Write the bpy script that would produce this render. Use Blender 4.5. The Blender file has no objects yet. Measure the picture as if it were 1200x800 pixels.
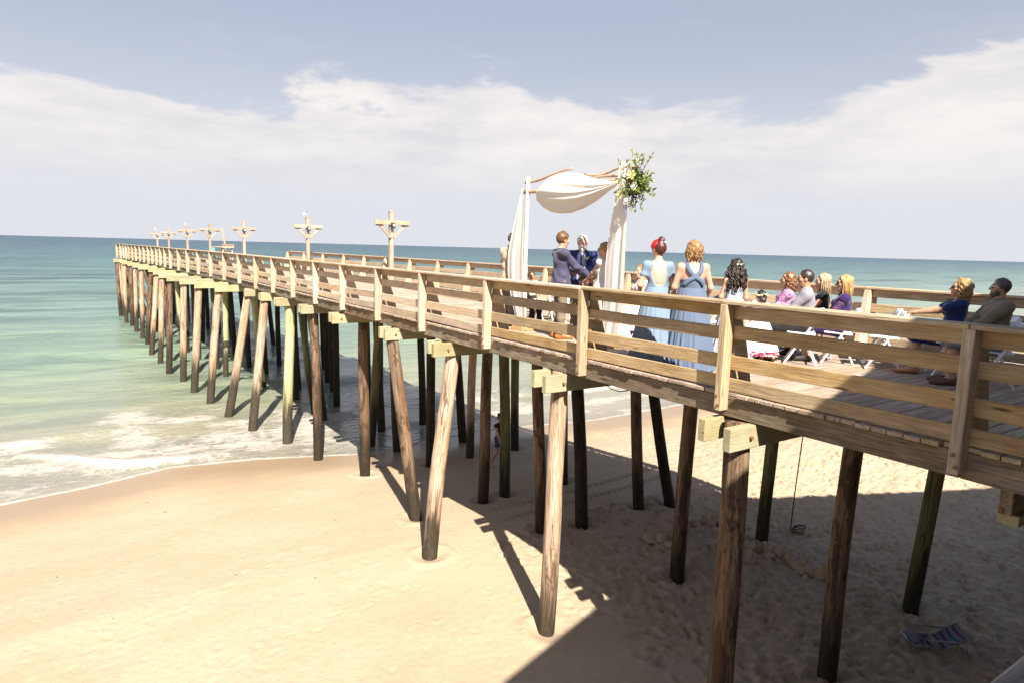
import bpy, bmesh, math, random
import numpy as np
from mathutils import Vector, Matrix
random.seed(7); RNG = np.random.default_rng(7)
SC = bpy.context.scene
COL = SC.collection
EYE = 6.1            # eye height above the dry sand
DECK = EYE - 1.55    # top of the pier deck
SEA = -0.70          # sea level

# ---------------------------------------------------------------- camera
def make_camera():
    f, pitch, roll, yaw = 780.0, .1385, .0262, .5975
    cy, sy, cp, sp = math.cos(yaw), math.sin(yaw), math.cos(pitch), math.sin(pitch)
    fwd = Vector((sy*cp, cy*cp, -sp)); right = Vector((cy, -sy, 0)); up = right.cross(fwd)
    r = right*math.cos(roll) + up*math.sin(roll)
    u = up*math.cos(roll) - right*math.sin(roll)
    cd = bpy.data.cameras.new('camera'); co = bpy.data.objects.new('camera', cd); COL.objects.link(co)
    m = Matrix((r, u, -fwd)).transposed().to_4x4(); m.translation = (0, 0, EYE)
    co.matrix_world = m
    cd.sensor_width = 36; cd.lens = f/1200*36
    cd.clip_start = .02; cd.clip_end = 60000
    SC.camera = co
make_camera()

# ---------------------------------------------------------------- node helpers
def N(nt, typ, ins=None, **props):
    n = nt.nodes.new(typ)
    for k, v in props.items(): setattr(n, k, v)
    for k, v in (ins or {}).items():
        s = n.inputs[k]
        if isinstance(v, bpy.types.NodeSocket): nt.links.new(v, s)
        elif isinstance(v, bpy.types.Node): nt.links.new(v.outputs[0], s)
        else: s.default_value = v
    return n
def M_(nt, op, a, b=0.0, c=None, clamp=False):
    ins = {0: a, 1: b}
    if c is not None: ins[2] = c
    return N(nt, 'ShaderNodeMath', ins, operation=op, use_clamp=clamp).outputs[0]
def MIX(nt, fac, a, b, blend='MIX'):
    n = N(nt, 'ShaderNodeMix', {0: fac, 6: a, 7: b}, data_type='RGBA', blend_type=blend)
    return n.outputs[2]
def RAMP(nt, fac, stops, interp='LINEAR'):
    n = N(nt, 'ShaderNodeValToRGB', {0: fac}); cr = n.color_ramp; cr.interpolation = interp
    while len(cr.elements) < len(stops): cr.elements.new(.5)
    for e, (p, c) in zip(cr.elements, stops):
        e.position = p; e.color = (*c, 1) if not isinstance(c, (int, float)) else (c, c, c, 1)
    return n.outputs[0]
def MR(nt, v, a, b, c=0.0, d=1.0, smooth=True):
    return N(nt, 'ShaderNodeMapRange', {0: v, 1: a, 2: b, 3: c, 4: d}, interpolation_type='SMOOTHSTEP' if smooth else 'LINEAR').outputs[0]
def NOISE(nt, vec, scale, detail=4, rough=.55, dist=0.0):
    return N(nt, 'ShaderNodeTexNoise', {'Vector': vec, 'Scale': scale, 'Detail': detail, 'Roughness': rough, 'Distortion': dist}).outputs[0]
def VSCALE(nt, vec, s):
    return N(nt, 'ShaderNodeVectorMath', {0: vec, 1: s}, operation='MULTIPLY').outputs[0]
def C4(c): return (*c, 1)

# ---------------------------------------------------------------- light
SUN_TO = Vector((-.36, -.98, 1.0)).normalized()      # towards the sun
SUN_EL = math.asin(SUN_TO.z)
SUN_ROT = math.atan2(SUN_TO.x, SUN_TO.y)
EXPOSURE = 1.4
def make_light():
    w = bpy.data.worlds.new('World'); SC.world = w; w.use_nodes = True
    nt = w.node_tree; nt.nodes.clear()
    sky = N(nt, 'ShaderNodeTexSky', sky_type='NISHITA', sun_disc=False, sun_elevation=SUN_EL, sun_rotation=SUN_ROT,
            altitude=0, air_density=1.0, dust_density=1.4, ozone_density=1.6)
    d = N(nt, 'ShaderNodeTexCoord').outputs['Generated']
    sep = N(nt, 'ShaderNodeSeparateXYZ', {0: d}); z = sep.outputs[2]
    # cloud bank low over the sea with a billowing upper edge, thin streaks above
    v1 = VSCALE(nt, d, (2.6, 2.6, 9.0))
    n1 = NOISE(nt, v1, 1.15, 9, .6, .35)
    n2 = NOISE(nt, VSCALE(nt, d, (1.3, 1.3, 3.0)), 1.3, 3, .5)
    right = N(nt, 'ShaderNodeVectorMath', {0: d, 1: (.955, .297, 0)}, operation='DOT_PRODUCT').outputs['Value']
    ahead = N(nt, 'ShaderNodeVectorMath', {0: d, 1: (-.05, 1, 0)}, operation='DOT_PRODUCT').outputs['Value']
    edge = M_(nt, 'ADD', .168, M_(nt, 'MULTIPLY', n2, .075))         # height of the bank's upper edge
    edge = M_(nt, 'ADD', edge, M_(nt, 'MULTIPLY', MR(nt, right, .93, 1.0), .12))   # a taller cumulus along the coast
    edge = M_(nt, 'SUBTRACT', edge, M_(nt, 'MULTIPLY', MR(nt, ahead, .93, 1.0), .055))
    up = M_(nt, 'SUBTRACT', edge, z)
    bank = M_(nt, 'ADD', M_(nt, 'MULTIPLY', up, 9.0), M_(nt, 'MULTIPLY', M_(nt, 'SUBTRACT', n1, .5), 2.9))
    bank = MR(nt, bank, -.06, .22)
    lo = MR(nt, z, .045, .165)
    n3 = NOISE(nt, VSCALE(nt, d, (1.7, 2.6, 6.0)), 2.1, 7, .62, .5)
    wisps = M_(nt, 'MULTIPLY', MR(nt, n3, .57, .78), .22)
    mask = M_(nt, 'MAXIMUM', M_(nt, 'MULTIPLY', bank, .92), wisps)
    n4 = NOISE(nt, VSCALE(nt, d, (4.0, 4.0, 16.0)), 1.5, 7, .58)
    ccol = RAMP(nt, n4, [(.34, (5.2, 5.1, 5.3)), (.62, (6.6, 6.2, 6.0))])
    haze = (5.1, 5.25, 5.65, 1)
    base = MIX(nt, MR(nt, z, .36, .62, .74, .0), sky.outputs[0], (3.55, 3.65, 4.35, 1))          # humid summer air greys the blue
    base = MIX(nt, MR(nt, z, .34, -.02), base, haze)
    ccol = MIX(nt, lo, haze, ccol)
    col = MIX(nt, mask, base, ccol)
    bg = N(nt, 'ShaderNodeBackground', {0: col, 1: .056})
    out = N(nt, 'ShaderNodeOutputWorld', {0: bg.outputs[0]})
    l = bpy.data.lights.new('sun', 'SUN'); l.energy = 5.0; l.angle = math.radians(.5); l.color = (1, .93, .82)
    o = bpy.data.objects.new('sun', l); COL.objects.link(o)
    o.rotation_euler = SUN_TO.to_track_quat('Z', 'Y').to_euler(); o.location = (0, 0, 40)
make_light()
SC.view_settings.view_transform = 'Standard'; SC.view_settings.look = 'None'
SC.view_settings.exposure = EXPOSURE; SC.view_settings.gamma = 1
SC.cycles.max_bounces = 6; SC.cycles.diffuse_bounces = 3; SC.cycles.glossy_bounces = 3
SC.cycles.transparent_max_bounces = 6; SC.cycles.caustics_reflective = False; SC.cycles.caustics_refractive = False
SC.cycles.use_denoising = True
SC.cycles.sample_clamp_indirect = 6

# ---------------------------------------------------------------- object helpers
def tag(o, label=None, cat=None, group=None, kind=None):
    if label: o['label'] = label
    if cat: o['category'] = cat
    if group: o['group'] = group
    if kind: o['kind'] = kind
    return o
def W(o):
    m = o.matrix_basis.copy()
    return W(o.parent) @ m if o.parent else m
def empty(name, loc, rz=0.0, **t):
    o = bpy.data.objects.new(name, None); COL.objects.link(o)
    o.empty_display_size = .2
    o.matrix_basis = Matrix.Translation(loc) @ Matrix.Rotation(rz, 4, 'Z')
    return tag(o, **t)
def link(name, me, parent=None, mat=None, world=None, local=None):
    o = bpy.data.objects.new(name, me); COL.objects.link(o)
    if mat and not me.materials: me.materials.append(mat)
    if parent: o.parent = parent
    if world is not None: o.matrix_basis = (W(parent).inverted() @ world) if parent else world
    elif local is not None: o.matrix_basis = local
    return o
def mesh(name, v, f, smooth=False, mat=None):
    me = bpy.data.meshes.new(name)
    v = np.asarray(v, np.float32)
    if isinstance(f, np.ndarray):
        k = f.shape[1]; nf = len(f)
        me.vertices.add(len(v)); me.vertices.foreach_set('co', v.ravel())
        me.loops.add(nf*k); me.loops.foreach_set('vertex_index', f.astype(np.int32).ravel())
        me.polygons.add(nf); me.polygons.foreach_set('loop_start', np.arange(0, nf*k, k, dtype=np.int32))
        me.update(calc_edges=True)
    else:
        me.from_pydata([tuple(map(float, p)) for p in v], [], f); me.update()
    if smooth: me.polygons.foreach_set('use_smooth', np.ones(len(me.polygons), bool))
    if mat: me.materials.append(mat)
    return me
_boxes = {}
def box_mesh(l, w, h, mat, bev=.006):
    k = (round(l, 3), round(w, 3), round(h, 3), mat.name, bev)
    if k not in _boxes:
        bm = bmesh.new(); bmesh.ops.create_cube(bm, size=1)
        bmesh.ops.scale(bm, vec=(l, w, h), verts=bm.verts)
        if bev: bmesh.ops.bevel(bm, geom=bm.edges[:], offset=min(bev, .3*min(l, w, h)), segments=1, affect='EDGES')
        me = bpy.data.meshes.new('board'); bm.to_mesh(me); bm.free(); me.materials.append(mat); _boxes[k] = me
    return _boxes[k]
def basis(p0, p1, up=(0, 0, 1), roll=0.0):
    x = (Vector(p1)-Vector(p0)).normalized(); u = Vector(up)
    y = u.cross(x)
    if y.length < 1e-4: y = Vector((0, 1, 0)).cross(x)
    y.normalize(); z = x.cross(y)
    m = Matrix((x, y, z)).transposed().to_4x4()
    m = m @ Matrix.Rotation(roll, 4, 'X'); m.translation = (Vector(p0)+Vector(p1))/2
    return m
def plank(name, parent, mat, p0, p1, w, h, up=(0, 0, 1), bev=.006, roll=0.0, snap=True):
    L = (Vector(p1)-Vector(p0)).length
    if snap: L = round(L, 2)
    return link(name, box_mesh(L, w, h, mat, bev), parent, None, basis(p0, p1, up, roll))
def tube_vf(pts, r, n=8, cap=True):
    P = [Vector(p) for p in pts]; rs = r if hasattr(r, '__len__') else [r]*len(P)
    V = []; F = []; ref = None
    for i, p in enumerate(P):
        t = (P[min(i+1, len(P)-1)]-P[max(i-1, 0)]).normalized()
        if ref is None:
            ref = Vector((0, 0, 1)) if abs(t.z) < .9 else Vector((1, 0, 0))
        a = (ref - t*ref.dot(t)).normalized(); ref = a; b = t.cross(a)
        for j in range(n):
            q = 2*math.pi*j/n; V.append(p + (a*math.cos(q)+b*math.sin(q))*rs[i])
    for i in range(len(P)-1):
        for j in range(n):
            F.append((i*n+j, i*n+(j+1) % n, (i+1)*n+(j+1) % n, (i+1)*n+j))
    if cap: F.append(tuple(range(n-1, -1, -1))); F.append(tuple((len(P)-1)*n+j for j in range(n)))
    return V, F
class MB:
    def __init__(s): s.v = []; s.f = []
    def add(s, V, F):
        o = len(s.v); s.v += [tuple(p) for p in V]; s.f += [tuple(i+o for i in q) for q in F]; return s
    def tube(s, pts, r, n=8): return s.add(*tube_vf(pts, r, n))
    def box(s, p0, p1, w, h, up=(0, 0, 1)):
        m = basis(p0, p1, up); L = (Vector(p1)-Vector(p0)).length/2
        V = [m @ Vector((a*L, b*w/2, c*h/2)) for a in (-1, 1) for b in (-1, 1) for c in (-1, 1)]
        return s.add(V, [(0, 1, 3, 2), (4, 6, 7, 5), (0, 4, 5, 1), (2, 3, 7, 6), (0, 2, 6, 4), (1, 5, 7, 3)])
    def build(s, name, parent, mat, smooth=False, world=None, local=None):
        if world is None and local is None: world = Matrix.Identity(4)
        return link(name, mesh(name, s.v, s.f, smooth, mat), parent, None, world, local)
# lattice value noise, vectorised
def vnoise(P, seed=0):
    P = np.asarray(P, np.float32); i = np.floor(P).astype(np.int64); f = P-i; f = f*f*(3-2*f)
    d = P.shape[-1]; out = 0
    for c in range(2**d):
        b = [(c >> k) & 1 for k in range(d)]
        h = np.full(P.shape[:-1], seed*7919+13, np.int64); w = 1.0
        for k in range(d):
            h = h*1103515245 + (i[..., k]+b[k])*(374761393, 668265263, 2147483647)[k]; h ^= (h >> 13)
            w = w*(f[..., k] if b[k] else 1-f[..., k])
        h = (h*1274126177) & 0xffffff
        out = out + w*(h/float(0xffffff))
    return out
def fbm(P, oct=4, seed=0):
    a = .5; s = 0; P = np.asarray(P, np.float32)
    for o in range(oct): s = s + a*vnoise(P*2**o, seed+o); a *= .5
    return s/(1-.5**oct)
# ================================================================ materials
def new_mat(name):
    m = bpy.data.materials.new(name); m.use_nodes = True; nt = m.node_tree
    return m, nt, nt.nodes['Principled BSDF']
def plain(name, c, rough=.6, var=.12, scale=30, metal=0.0, bump=.15, spec=.5):
    m, nt, b = new_mat(name)
    tc = N(nt, 'ShaderNodeTexCoord').outputs['Object']
    n = NOISE(nt, tc, scale, 4)
    col = MIX(nt, n, C4([x*(1-var) for x in c]), C4([min(1, x*(1+var)) for x in c]))
    nt.links.new(col, b.inputs['Base Color']); b.inputs['Roughness'].default_value = rough
    b.inputs['Metallic'].default_value = metal; b.inputs['Specular IOR Level'].default_value = spec
    if bump:
        nt.links.new(N(nt, 'ShaderNodeBump', {'Strength': bump, 'Distance': .01, 'Height': n}).outputs[0], b.inputs['Normal'])
    return m
def wood(name, cols, moss=0.0, rough=.85, dark=.5, mosscol=(.30, .26, .05)):
    m, nt, b = new_mat(name)
    tc = N(nt, 'ShaderNodeTexCoord').outputs['Object']
    rnd = N(nt, 'ShaderNodeObjectInfo').outputs['Random']
    off = N(nt, 'ShaderNodeCombineXYZ', {0: M_(nt, 'MULTIPLY', rnd, 91.0), 1: M_(nt, 'MULTIPLY', rnd, 37.0), 2: M_(nt, 'MULTIPLY', rnd, 53.0)}).outputs[0]
    v = N(nt, 'ShaderNodeVectorMath', {0: tc, 1: off}, operation='ADD').outputs[0]
    n1 = NOISE(nt, VSCALE(nt, v, (.8, 7, 7)), 1.0, 4, .55, .3)
    n2 = NOISE(nt, VSCALE(nt, v, (2.5, 75, 75)), 1.0, 3, .6)
    n3 = NOISE(nt, VSCALE(nt, v, (1.6, 3, 3)), 1.3, 5, .65)
    g = M_(nt, 'ADD', M_(nt, 'MULTIPLY', M_(nt, 'SINE', M_(nt, 'MULTIPLY', n1, 46.0)), .5), .5)
    g = M_(nt, 'POWER', g, 2.2)
    col = RAMP(nt, n3, [(.28, cols[0]), (.5, cols[1]), (.72, cols[2])])
    col = MIX(nt, M_(nt, 'MULTIPLY', g, .28*dark*2), col, C4([x*.42 for x in cols[0]]))
    col = MIX(nt, MR(nt, n2, .62, .36, 0, .55*dark*1.6), col, C4([x*.35 for x in cols[0]]))
    vk = N(nt, 'ShaderNodeTexVoronoi', {'Vector': VSCALE(nt, v, (1.3, 7.5, 7.5)), 'Scale': 1.0}).outputs[0]
    col = MIX(nt, MR(nt, vk, .15, .05, 0, .9), col, C4([x*.22 for x in cols[0]]))
    crk = NOISE(nt, VSCALE(nt, v, (.45, 30, 30)), 1.0, 2, .5)
    col = MIX(nt, MR(nt, crk, .70, .74, 0, .8), col, C4([x*.16 for x in cols[0]]))
    wth = NOISE(nt, VSCALE(nt, v, (.7, 2.2, 2.2)), 1.0, 6, .7)
    col = MIX(nt, MR(nt, wth, .50, .72, 0, .28), col, C4((cols[1][1]*.95, cols[1][1]*.92, cols[1][1]*.86)))
    if moss:
        nm = NOISE(nt, VSCALE(nt, v, (1.2, 5, 5)), 1.6, 6, .7)
        col = MIX(nt, MR(nt, nm, .70-.3*moss, .85-.3*moss, 0, .85), col, C4(mosscol))
    hv = N(nt, 'ShaderNodeHueSaturation', {'Color': col, 'Value': MR(nt, rnd, 0, 1, .84, 1.14, False), 'Saturation': MR(nt, M_(nt, 'FRACT', M_(nt, 'MULTIPLY', rnd, 7.3)), 0, 1, .8, 1.1, False)}).outputs[0]
    nt.links.new(hv, b.inputs['Base Color']); b.inputs['Roughness'].default_value = rough
    b.inputs['Specular IOR Level'].default_value = .25
    h = M_(nt, 'ADD', n2, M_(nt, 'MULTIPLY', g, -.35))
    nt.links.new(N(nt, 'ShaderNodeBump', {'Strength': .55, 'Distance': .006, 'Height': h}).outputs[0], b.inputs['Normal'])
    return m
def pile_mat(name, cols, peel=.3):
    m, nt, b = new_mat(name)
    tc = N(nt, 'ShaderNodeTexCoord').outputs['Object']
    rnd = N(nt, 'ShaderNodeObjectInfo').outputs['Random']
    off = N(nt, 'ShaderNodeCombineXYZ', {0: M_(nt, 'MULTIPLY', rnd, 91.0), 1: M_(nt, 'MULTIPLY', rnd, 37.0), 2: M_(nt, 'MULTIPLY', rnd, 53.0)}).outputs[0]
    v = N(nt, 'ShaderNodeVectorMath', {0: tc, 1: off}, operation='ADD').outputs[0]
    n1 = NOISE(nt, VSCALE(nt, v, (7, 7, .55)), 1.0, 5, .6, .4)
    n2 = NOISE(nt, VSCALE(nt, v, (60, 60, 2.2)), 1.0, 3, .6)
    n3 = NOISE(nt, VSCALE(nt, v, (9, 9, 5)), 1.6, 6, .7)
    col = RAMP(nt, n1, [(.3, cols[0]), (.5, cols[1]), (.7, cols[2])])
    col = MIX(nt, MR(nt, n2, .6, .35, 0, .7), col, C4([x*.35 for x in cols[0]]))
    n5 = NOISE(nt, VSCALE(nt, v, (5, 5, 1.1)), 1.0, 7, .72, .6)
    col = MIX(nt, MR(nt, n5, .60-.14*peel, .64-.14*peel, 0, .8), col, C4([x*.28 for x in cols[0]]))
    n6 = NOISE(nt, VSCALE(nt, v, (6, 6, .4)), 1.0, 3, .6)
    col = MIX(nt, MR(nt, n6, .54, .62, 0, .38), col, C4((cols[1][0]*1.0, cols[1][1]*.70, cols[1][2]*.45)))
    col = MIX(nt, MR(nt, n3, .72-.2*peel, .78-.2*peel, 0, .75), col, C4([x*.3 for x in cols[0]]))
    # tide stain, weed and mussels at the foot
    pz = N(nt, 'ShaderNodeSeparateXYZ', {0: N(nt, 'ShaderNodeNewGeometry').outputs['Position']}).outputs[2]
    t = M_(nt, 'ADD', M_(nt, 'SUBTRACT', 1.1, pz), M_(nt, 'MULTIPLY', M_(nt, 'SUBTRACT', n1, .5), 3.2))
    t = MR(nt, t, -.35, .75)
    weed = RAMP(nt, n3, [(.3, (.008, .006, .005)), (.55, (.022, .017, .009)), (.75, (.05, .042, .018))])
    col = MIX(nt, M_(nt, 'MULTIPLY', t, .94), col, weed)
    nt.links.new(col, b.inputs['Base Color']); b.inputs['Roughness'].default_value = .8
    b.inputs['Specular IOR Level'].default_value = .3
    h = M_(nt, 'ADD', M_(nt, 'MULTIPLY', n2, .7), M_(nt, 'MULTIPLY', n3, .8))
    nt.links.new(N(nt, 'ShaderNodeBump', {'Strength': .8, 'Distance': .012, 'Height': h}).outputs[0], b.inputs['Normal'])
    return m
MT = {}
MT['rail'] = wood('weathered_rail_wood', [(.42, .295, .185), (.53, .39, .26), (.58, .45, .315)], .05, dark=.33)
MT['rail_near'] = wood('mossy_rail_wood', [(.32, .21, .10), (.43, .30, .16), (.50, .37, .215)], .25, dark=.38, mosscol=(.34, .27, .06))
MT['post'] = wood('bleached_post_wood', [(.41, .29, .19), (.50, .375, .26), (.55, .43, .31)], .05, dark=.25)
MT['post_near'] = wood('mossy_post_wood', [(.33, .24, .145), (.44, .34, .225), (.51, .40, .285)], .3, dark=.45, mosscol=(.48, .36, .06))
MT['deck'] = wood('deck_board_wood', [(.33, .235, .17), (.43, .32, .24), (.49, .385, .30)], .05, dark=.45)
MT['edge'] = wood('mossy_deck_board_wood', [(.38, .285, .16), (.47, .37, .22), (.54, .44, .28)], .35, mosscol=(.48, .40, .07))
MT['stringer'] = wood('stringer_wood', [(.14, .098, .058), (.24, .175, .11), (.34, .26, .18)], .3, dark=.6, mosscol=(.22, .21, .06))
MT['treated'] = wood('treated_beam_wood', [(.27, .235, .125), (.34, .30, .17), (.40, .36, .225)], .2, dark=.15, mosscol=(.44, .33, .07))
MT['brace'] = wood('brace_wood', [(.34, .24, .13), (.46, .33, .19), (.52, .40, .26)], .2)
MT['pole'] = wood('light_pole_wood', [(.32, .215, .145), (.41, .29, .205), (.46, .345, .255)], 0, dark=.25)
PM = [pile_mat('shaded_brown_piling', [(.10, .06, .034), (.19, .12, .075), (.31, .225, .155)], .6),  # brown, greenish and dark ones deepened, with shade put into the wood colour
      pile_mat('bleached_piling', [(.30, .185, .11), (.46, .335, .24), (.53, .43, .345)], .2),
      pile_mat('greenish_piling', [(.085, .085, .035), (.15, .15, .065), (.22, .21, .10)], .3),
      pile_mat('pale_treated_piling', [(.36, .34, .16), (.48, .45, .24), (.56, .52, .32)], .1),
      pile_mat('shaded_dark_piling', [(.022, .016, .011), (.042, .03, .02), (.075, .055, .038)], .6)]
MT['rust'] = plain('rusty_steel', (.22, .09, .035), .7, .5, 60)
MT['galv'] = plain('galvanised_steel', (.5, .5, .48), .4, .2, 60, metal=.8)
MT['dark'] = plain('dark_metal', (.03, .03, .03), .5)

# ================================================================ beach
YW_X = [-400, -60, -9, -1.6, .25, 2.44, 4.8, 8.3, 12.65, 17.8, 26, 60, 400]
YW_Y = [21, 21.5, 21.2, 20.6, 20.94, 21.67, 21.27, 20.0, 20.7, 19.8, 20.2, 21, 20.5]
def shore(x): return np.interp(x, YW_X, YW_Y)
def sand_z(x, y):
    k = shore(x) - 20.6
    yy = y - k*np.clip((y-11)/9, 0, 1)
    t = np.maximum(0, yy-12)
    return np.where(yy < 12, 0.0, -.0814*t)
def axis_coords(lo, hi, step, out_lo, out_hi, grow=1.18):
    c = list(np.arange(lo, hi+1e-6, step)); s = step; x = lo; L = []
    while x > out_lo: s *= grow; x -= s; L.append(x)
    s = step; x = hi; H = []
    while x < out_hi: s *= grow; x += s; H.append(x)
    return np.array(L[::-1]+c+H)
def grid(xs, ys):
    X, Y = np.meshgrid(xs, ys, indexing='ij'); nx, ny = X.shape
    i = np.arange(nx*ny).reshape(nx, ny)
    F = np.stack([i[:-1, :-1], i[1:, :-1], i[1:, 1:], i[:-1, 1:]], -1).reshape(-1, 4)
    return X, Y, F
def make_beach():
    xs = axis_coords(-4.4, 22.5, .045, -900, 900); ys = axis_coords(2.8, 21.8, .045, -300, 60)
    X, Y, F = grid(xs, ys)
    Z = sand_z(X, Y)
    P = np.stack([X, Y], -1)
    near = np.exp(-(np.maximum(0, np.abs(X-9)-17)/8)**2)*np.exp(-(np.maximum(0, np.abs(Y-10)-11)/6)**2)
    wet = np.clip((Y-(shore(X)-3.0))/2.0, 0, 1)
    # churned dry sand under the pier and up the beach, smooth damp sand towards the sea and on the left
    wob = 2.2*(fbm(P*.35, 3, 5)-.5)
    churn = np.clip((X-6.9+wob)/1.6, 0, 1)*np.clip((10.7+.16*(X-8.7)+wob-Y)/1.6, 0, 1)
    churn = np.maximum(churn, .7*np.clip((X-13.7+wob)/1.0, 0, 1)*np.clip((15.8+wob-Y)/2.0, 0, 1))
    Z = Z + near*(1-.7*wet)*(.022*(fbm(P*.5, 3, 1)-.5) + .007*(fbm(P*3.1, 3, 2)-.5))
    hum = fbm(P*np.array([2.1, 3.3]) + .6*np.stack([fbm(P*1.3, 2, 8), fbm(P*1.3, 2, 9)], -1), 4, 3)
    hum2 = fbm(P*np.array([4.6, 6.5]) + .9*np.stack([fbm(P*2.3, 2, 18), fbm(P*2.3, 2, 19)], -1), 3, 13)
    Z = Z + near*churn*(.08*(np.abs(hum-.5)*2) + .085*np.abs(hum2-.5)*2 + .045*(fbm(P*9, 2, 4)-.5) - .05)
    # footprints
    D = np.zeros_like(Z)
    ix0, iy0 = np.searchsorted(xs, -4), np.searchsorted(ys, 2.5)
    def dent(px, py, ang, a, b, depth):
        i0, i1 = np.searchsorted(xs, [px-.5, px+.5]); j0, j1 = np.searchsorted(ys, [py-.5, py+.5])
        if i1 <= i0 or j1 <= j0: return
        x = X[i0:i1, j0:j1]-px; y = Y[i0:i1, j0:j1]-py
        u = x*math.cos(ang)+y*math.sin(ang); w = -x*math.sin(ang)+y*math.cos(ang)
        q = np.sqrt((u/a)**2+(w/b)**2)
        D[i0:i1, j0:j1] += -depth*np.exp(-q**2*1.6)+depth*.45*np.exp(-(q-1.6)**2*5)
    r = random.Random(3)
    for _ in range(1500):
        px, py = r.uniform(7, 21.5), r.uniform(2.9, 11.4)
        dent(px, py, r.uniform(0, 6.3), r.uniform(.09, .15), r.uniform(.045, .07), r.uniform(.025, .06))
    for _ in range(500):
        px, py = r.uniform(13, 22.5), r.uniform(9.8, 18)
        dent(px, py, r.uniform(0, 6.3), r.uniform(.10, .15), r.uniform(.05, .08), r.uniform(.008, .022))
    def trail(p, q, n, depth):
        p = (p[0]*1.09, p[1]*1.09); q = (q[0]*1.09, q[1]*1.09)
        a = math.atan2(q[1]-p[1], q[0]-p[0])
        for k in range(n):
            t = (k+.5)/n; s = (-1)**k*.10
            dent(p[0]+(q[0]-p[0])*t-math.sin(a)*s+r.gauss(0, .02), p[1]+(q[1]-p[1])*t+math.cos(a)*s+r.gauss(0, .02), a+r.gauss(0, .15), .13, .05, depth)
    trail((-2.5, 11.6), (4.8, 15.5), 15, .016); trail((-1.5, 9.2), (3.6, 12.0), 14, .017); trail((-.8, 8.1), (4.6, 9.6), 14, .017)
    trail((7.5, 9.9), (8.4, 7.0), 9, .03); trail((9.2, 9.0), (7.2, 6.4), 10, .03); trail((-3, 13.3), (1.5, 14.6), 9, .01)
    for _ in range(900):
        px, py = r.uniform(-4.3, 7.6), r.uniform(4.3, 17)
        if r.random() < (py-5.5)/12: continue
        dent(px, py, r.uniform(0, 6.3), r.uniform(.05, .13), r.uniform(.03, .06), r.uniform(.006, .018))
    for px, py in ((6.1, 4.45), (9.04, 4.82), (12.13, 5.09), (6.22, 7.94), (9.4, 8.03), (12.21, 8.18), (5.8, 11.27), (8.46, 11.11), (9.4, 10.83), (11.26, 10.94), (12.1, 10.71), (6.5, 13.32), (8.43, 13.5), (9.14, 13.57), (11.02, 13.52), (7, 17.7), (9.01, 17.48), (12.16, 17.54)):
        dent(px+.02, py-.03, r.uniform(0, 6), .27, .24, .07)
    # two pairs of tyre tracks crossing under the pier along the beach
    for (y0, y1) in ((11.9, 14.9), (12.6, 15.7)):
        for off in (0.0,):
            yc = y0 + (y1-y0)*(X-6)/8.0*.32 + off + .12*np.sin(X*.7)
            yc = y0 + (X-8.2)*.08 + .06*np.sin(X*.9)
            yd = Y-yc
            band = np.clip(1-np.abs(yd)/.14, 0, 1)**.5*np.clip((X-7.5)/.8, 0, 1)*np.clip((18.5-X)/2, 0, 1)
            D += band*(-.022 + .022*np.sign(np.sin(X*2*math.pi/.20+np.abs(yd)*22)))
    Z = Z + D*near
    Z = np.where(Y > 28, np.minimum(Z, -1.3-.05*(Y-28)), Z)
    Z = np.maximum(Z, -4.0)
    V = np.stack([X, Y, Z], -1).reshape(-1, 3)
    m, nt, b = new_mat('beach_sand')
    tc = N(nt, 'ShaderNodeTexCoord').outputs['Object']
    n1 = NOISE(nt, VSCALE(nt, tc, (.35, .8, 1)), 1.0, 5, .6)
    n2 = NOISE(nt, tc, 7.0, 5, .65); n3 = NOISE(nt, tc, 90.0, 3, .7)
    col = RAMP(nt, n1, [(.3, (.385, .29, .198)), (.52, (.42, .327, .228)), (.72, (.435, .345, .25))])
    col = MIX(nt, MR(nt, n2, .50, .72, 0, .32), col, C4((.33, .215, .12)))
    col = MIX(nt, MR(nt, n3, .3, .62, .35, 0), col, C4((.25, .17, .10)))
    y = N(nt, 'ShaderNodeSeparateXYZ', {0: tc}).outputs[2]
    wetm = MR(nt, M_(nt, 'ADD', y, M_(nt, 'MULTIPLY', n1, .12)), -.32, -.58)
    col = MIX(nt, M_(nt, 'MULTIPLY', wetm, .8), col, C4((.25, .175, .11)))
    nt.links.new(col, b.inputs['Base Color'])
    nt.links.new(MR(nt, wetm, .3, 1, .92, .35), b.inputs['Roughness'])
    b.inputs['Specular IOR Level'].default_value = .3
    n4 = NOISE(nt, VSCALE(nt, tc, (17, 26, 20)), 1.0, 5, .7, .4)
    h = M_(nt, 'ADD', M_(nt, 'ADD', M_(nt, 'MULTIPLY', n2, .8), M_(nt, 'MULTIPLY', n4, .55)), M_(nt, 'MULTIPLY', n3, .2))
    nt.links.new(N(nt, 'ShaderNodeBump', {'Strength': MR(nt, wetm, 0, .6, .62, .12), 'Distance': .035, 'Height': h}).outputs[0], b.inputs['Normal'])
    o = link('sand_beach', mesh('sand_beach', V, F, True, m)); tag(o, 'pale sandy beach sloping down to the sea', kind='structure')
make_beach()

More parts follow.
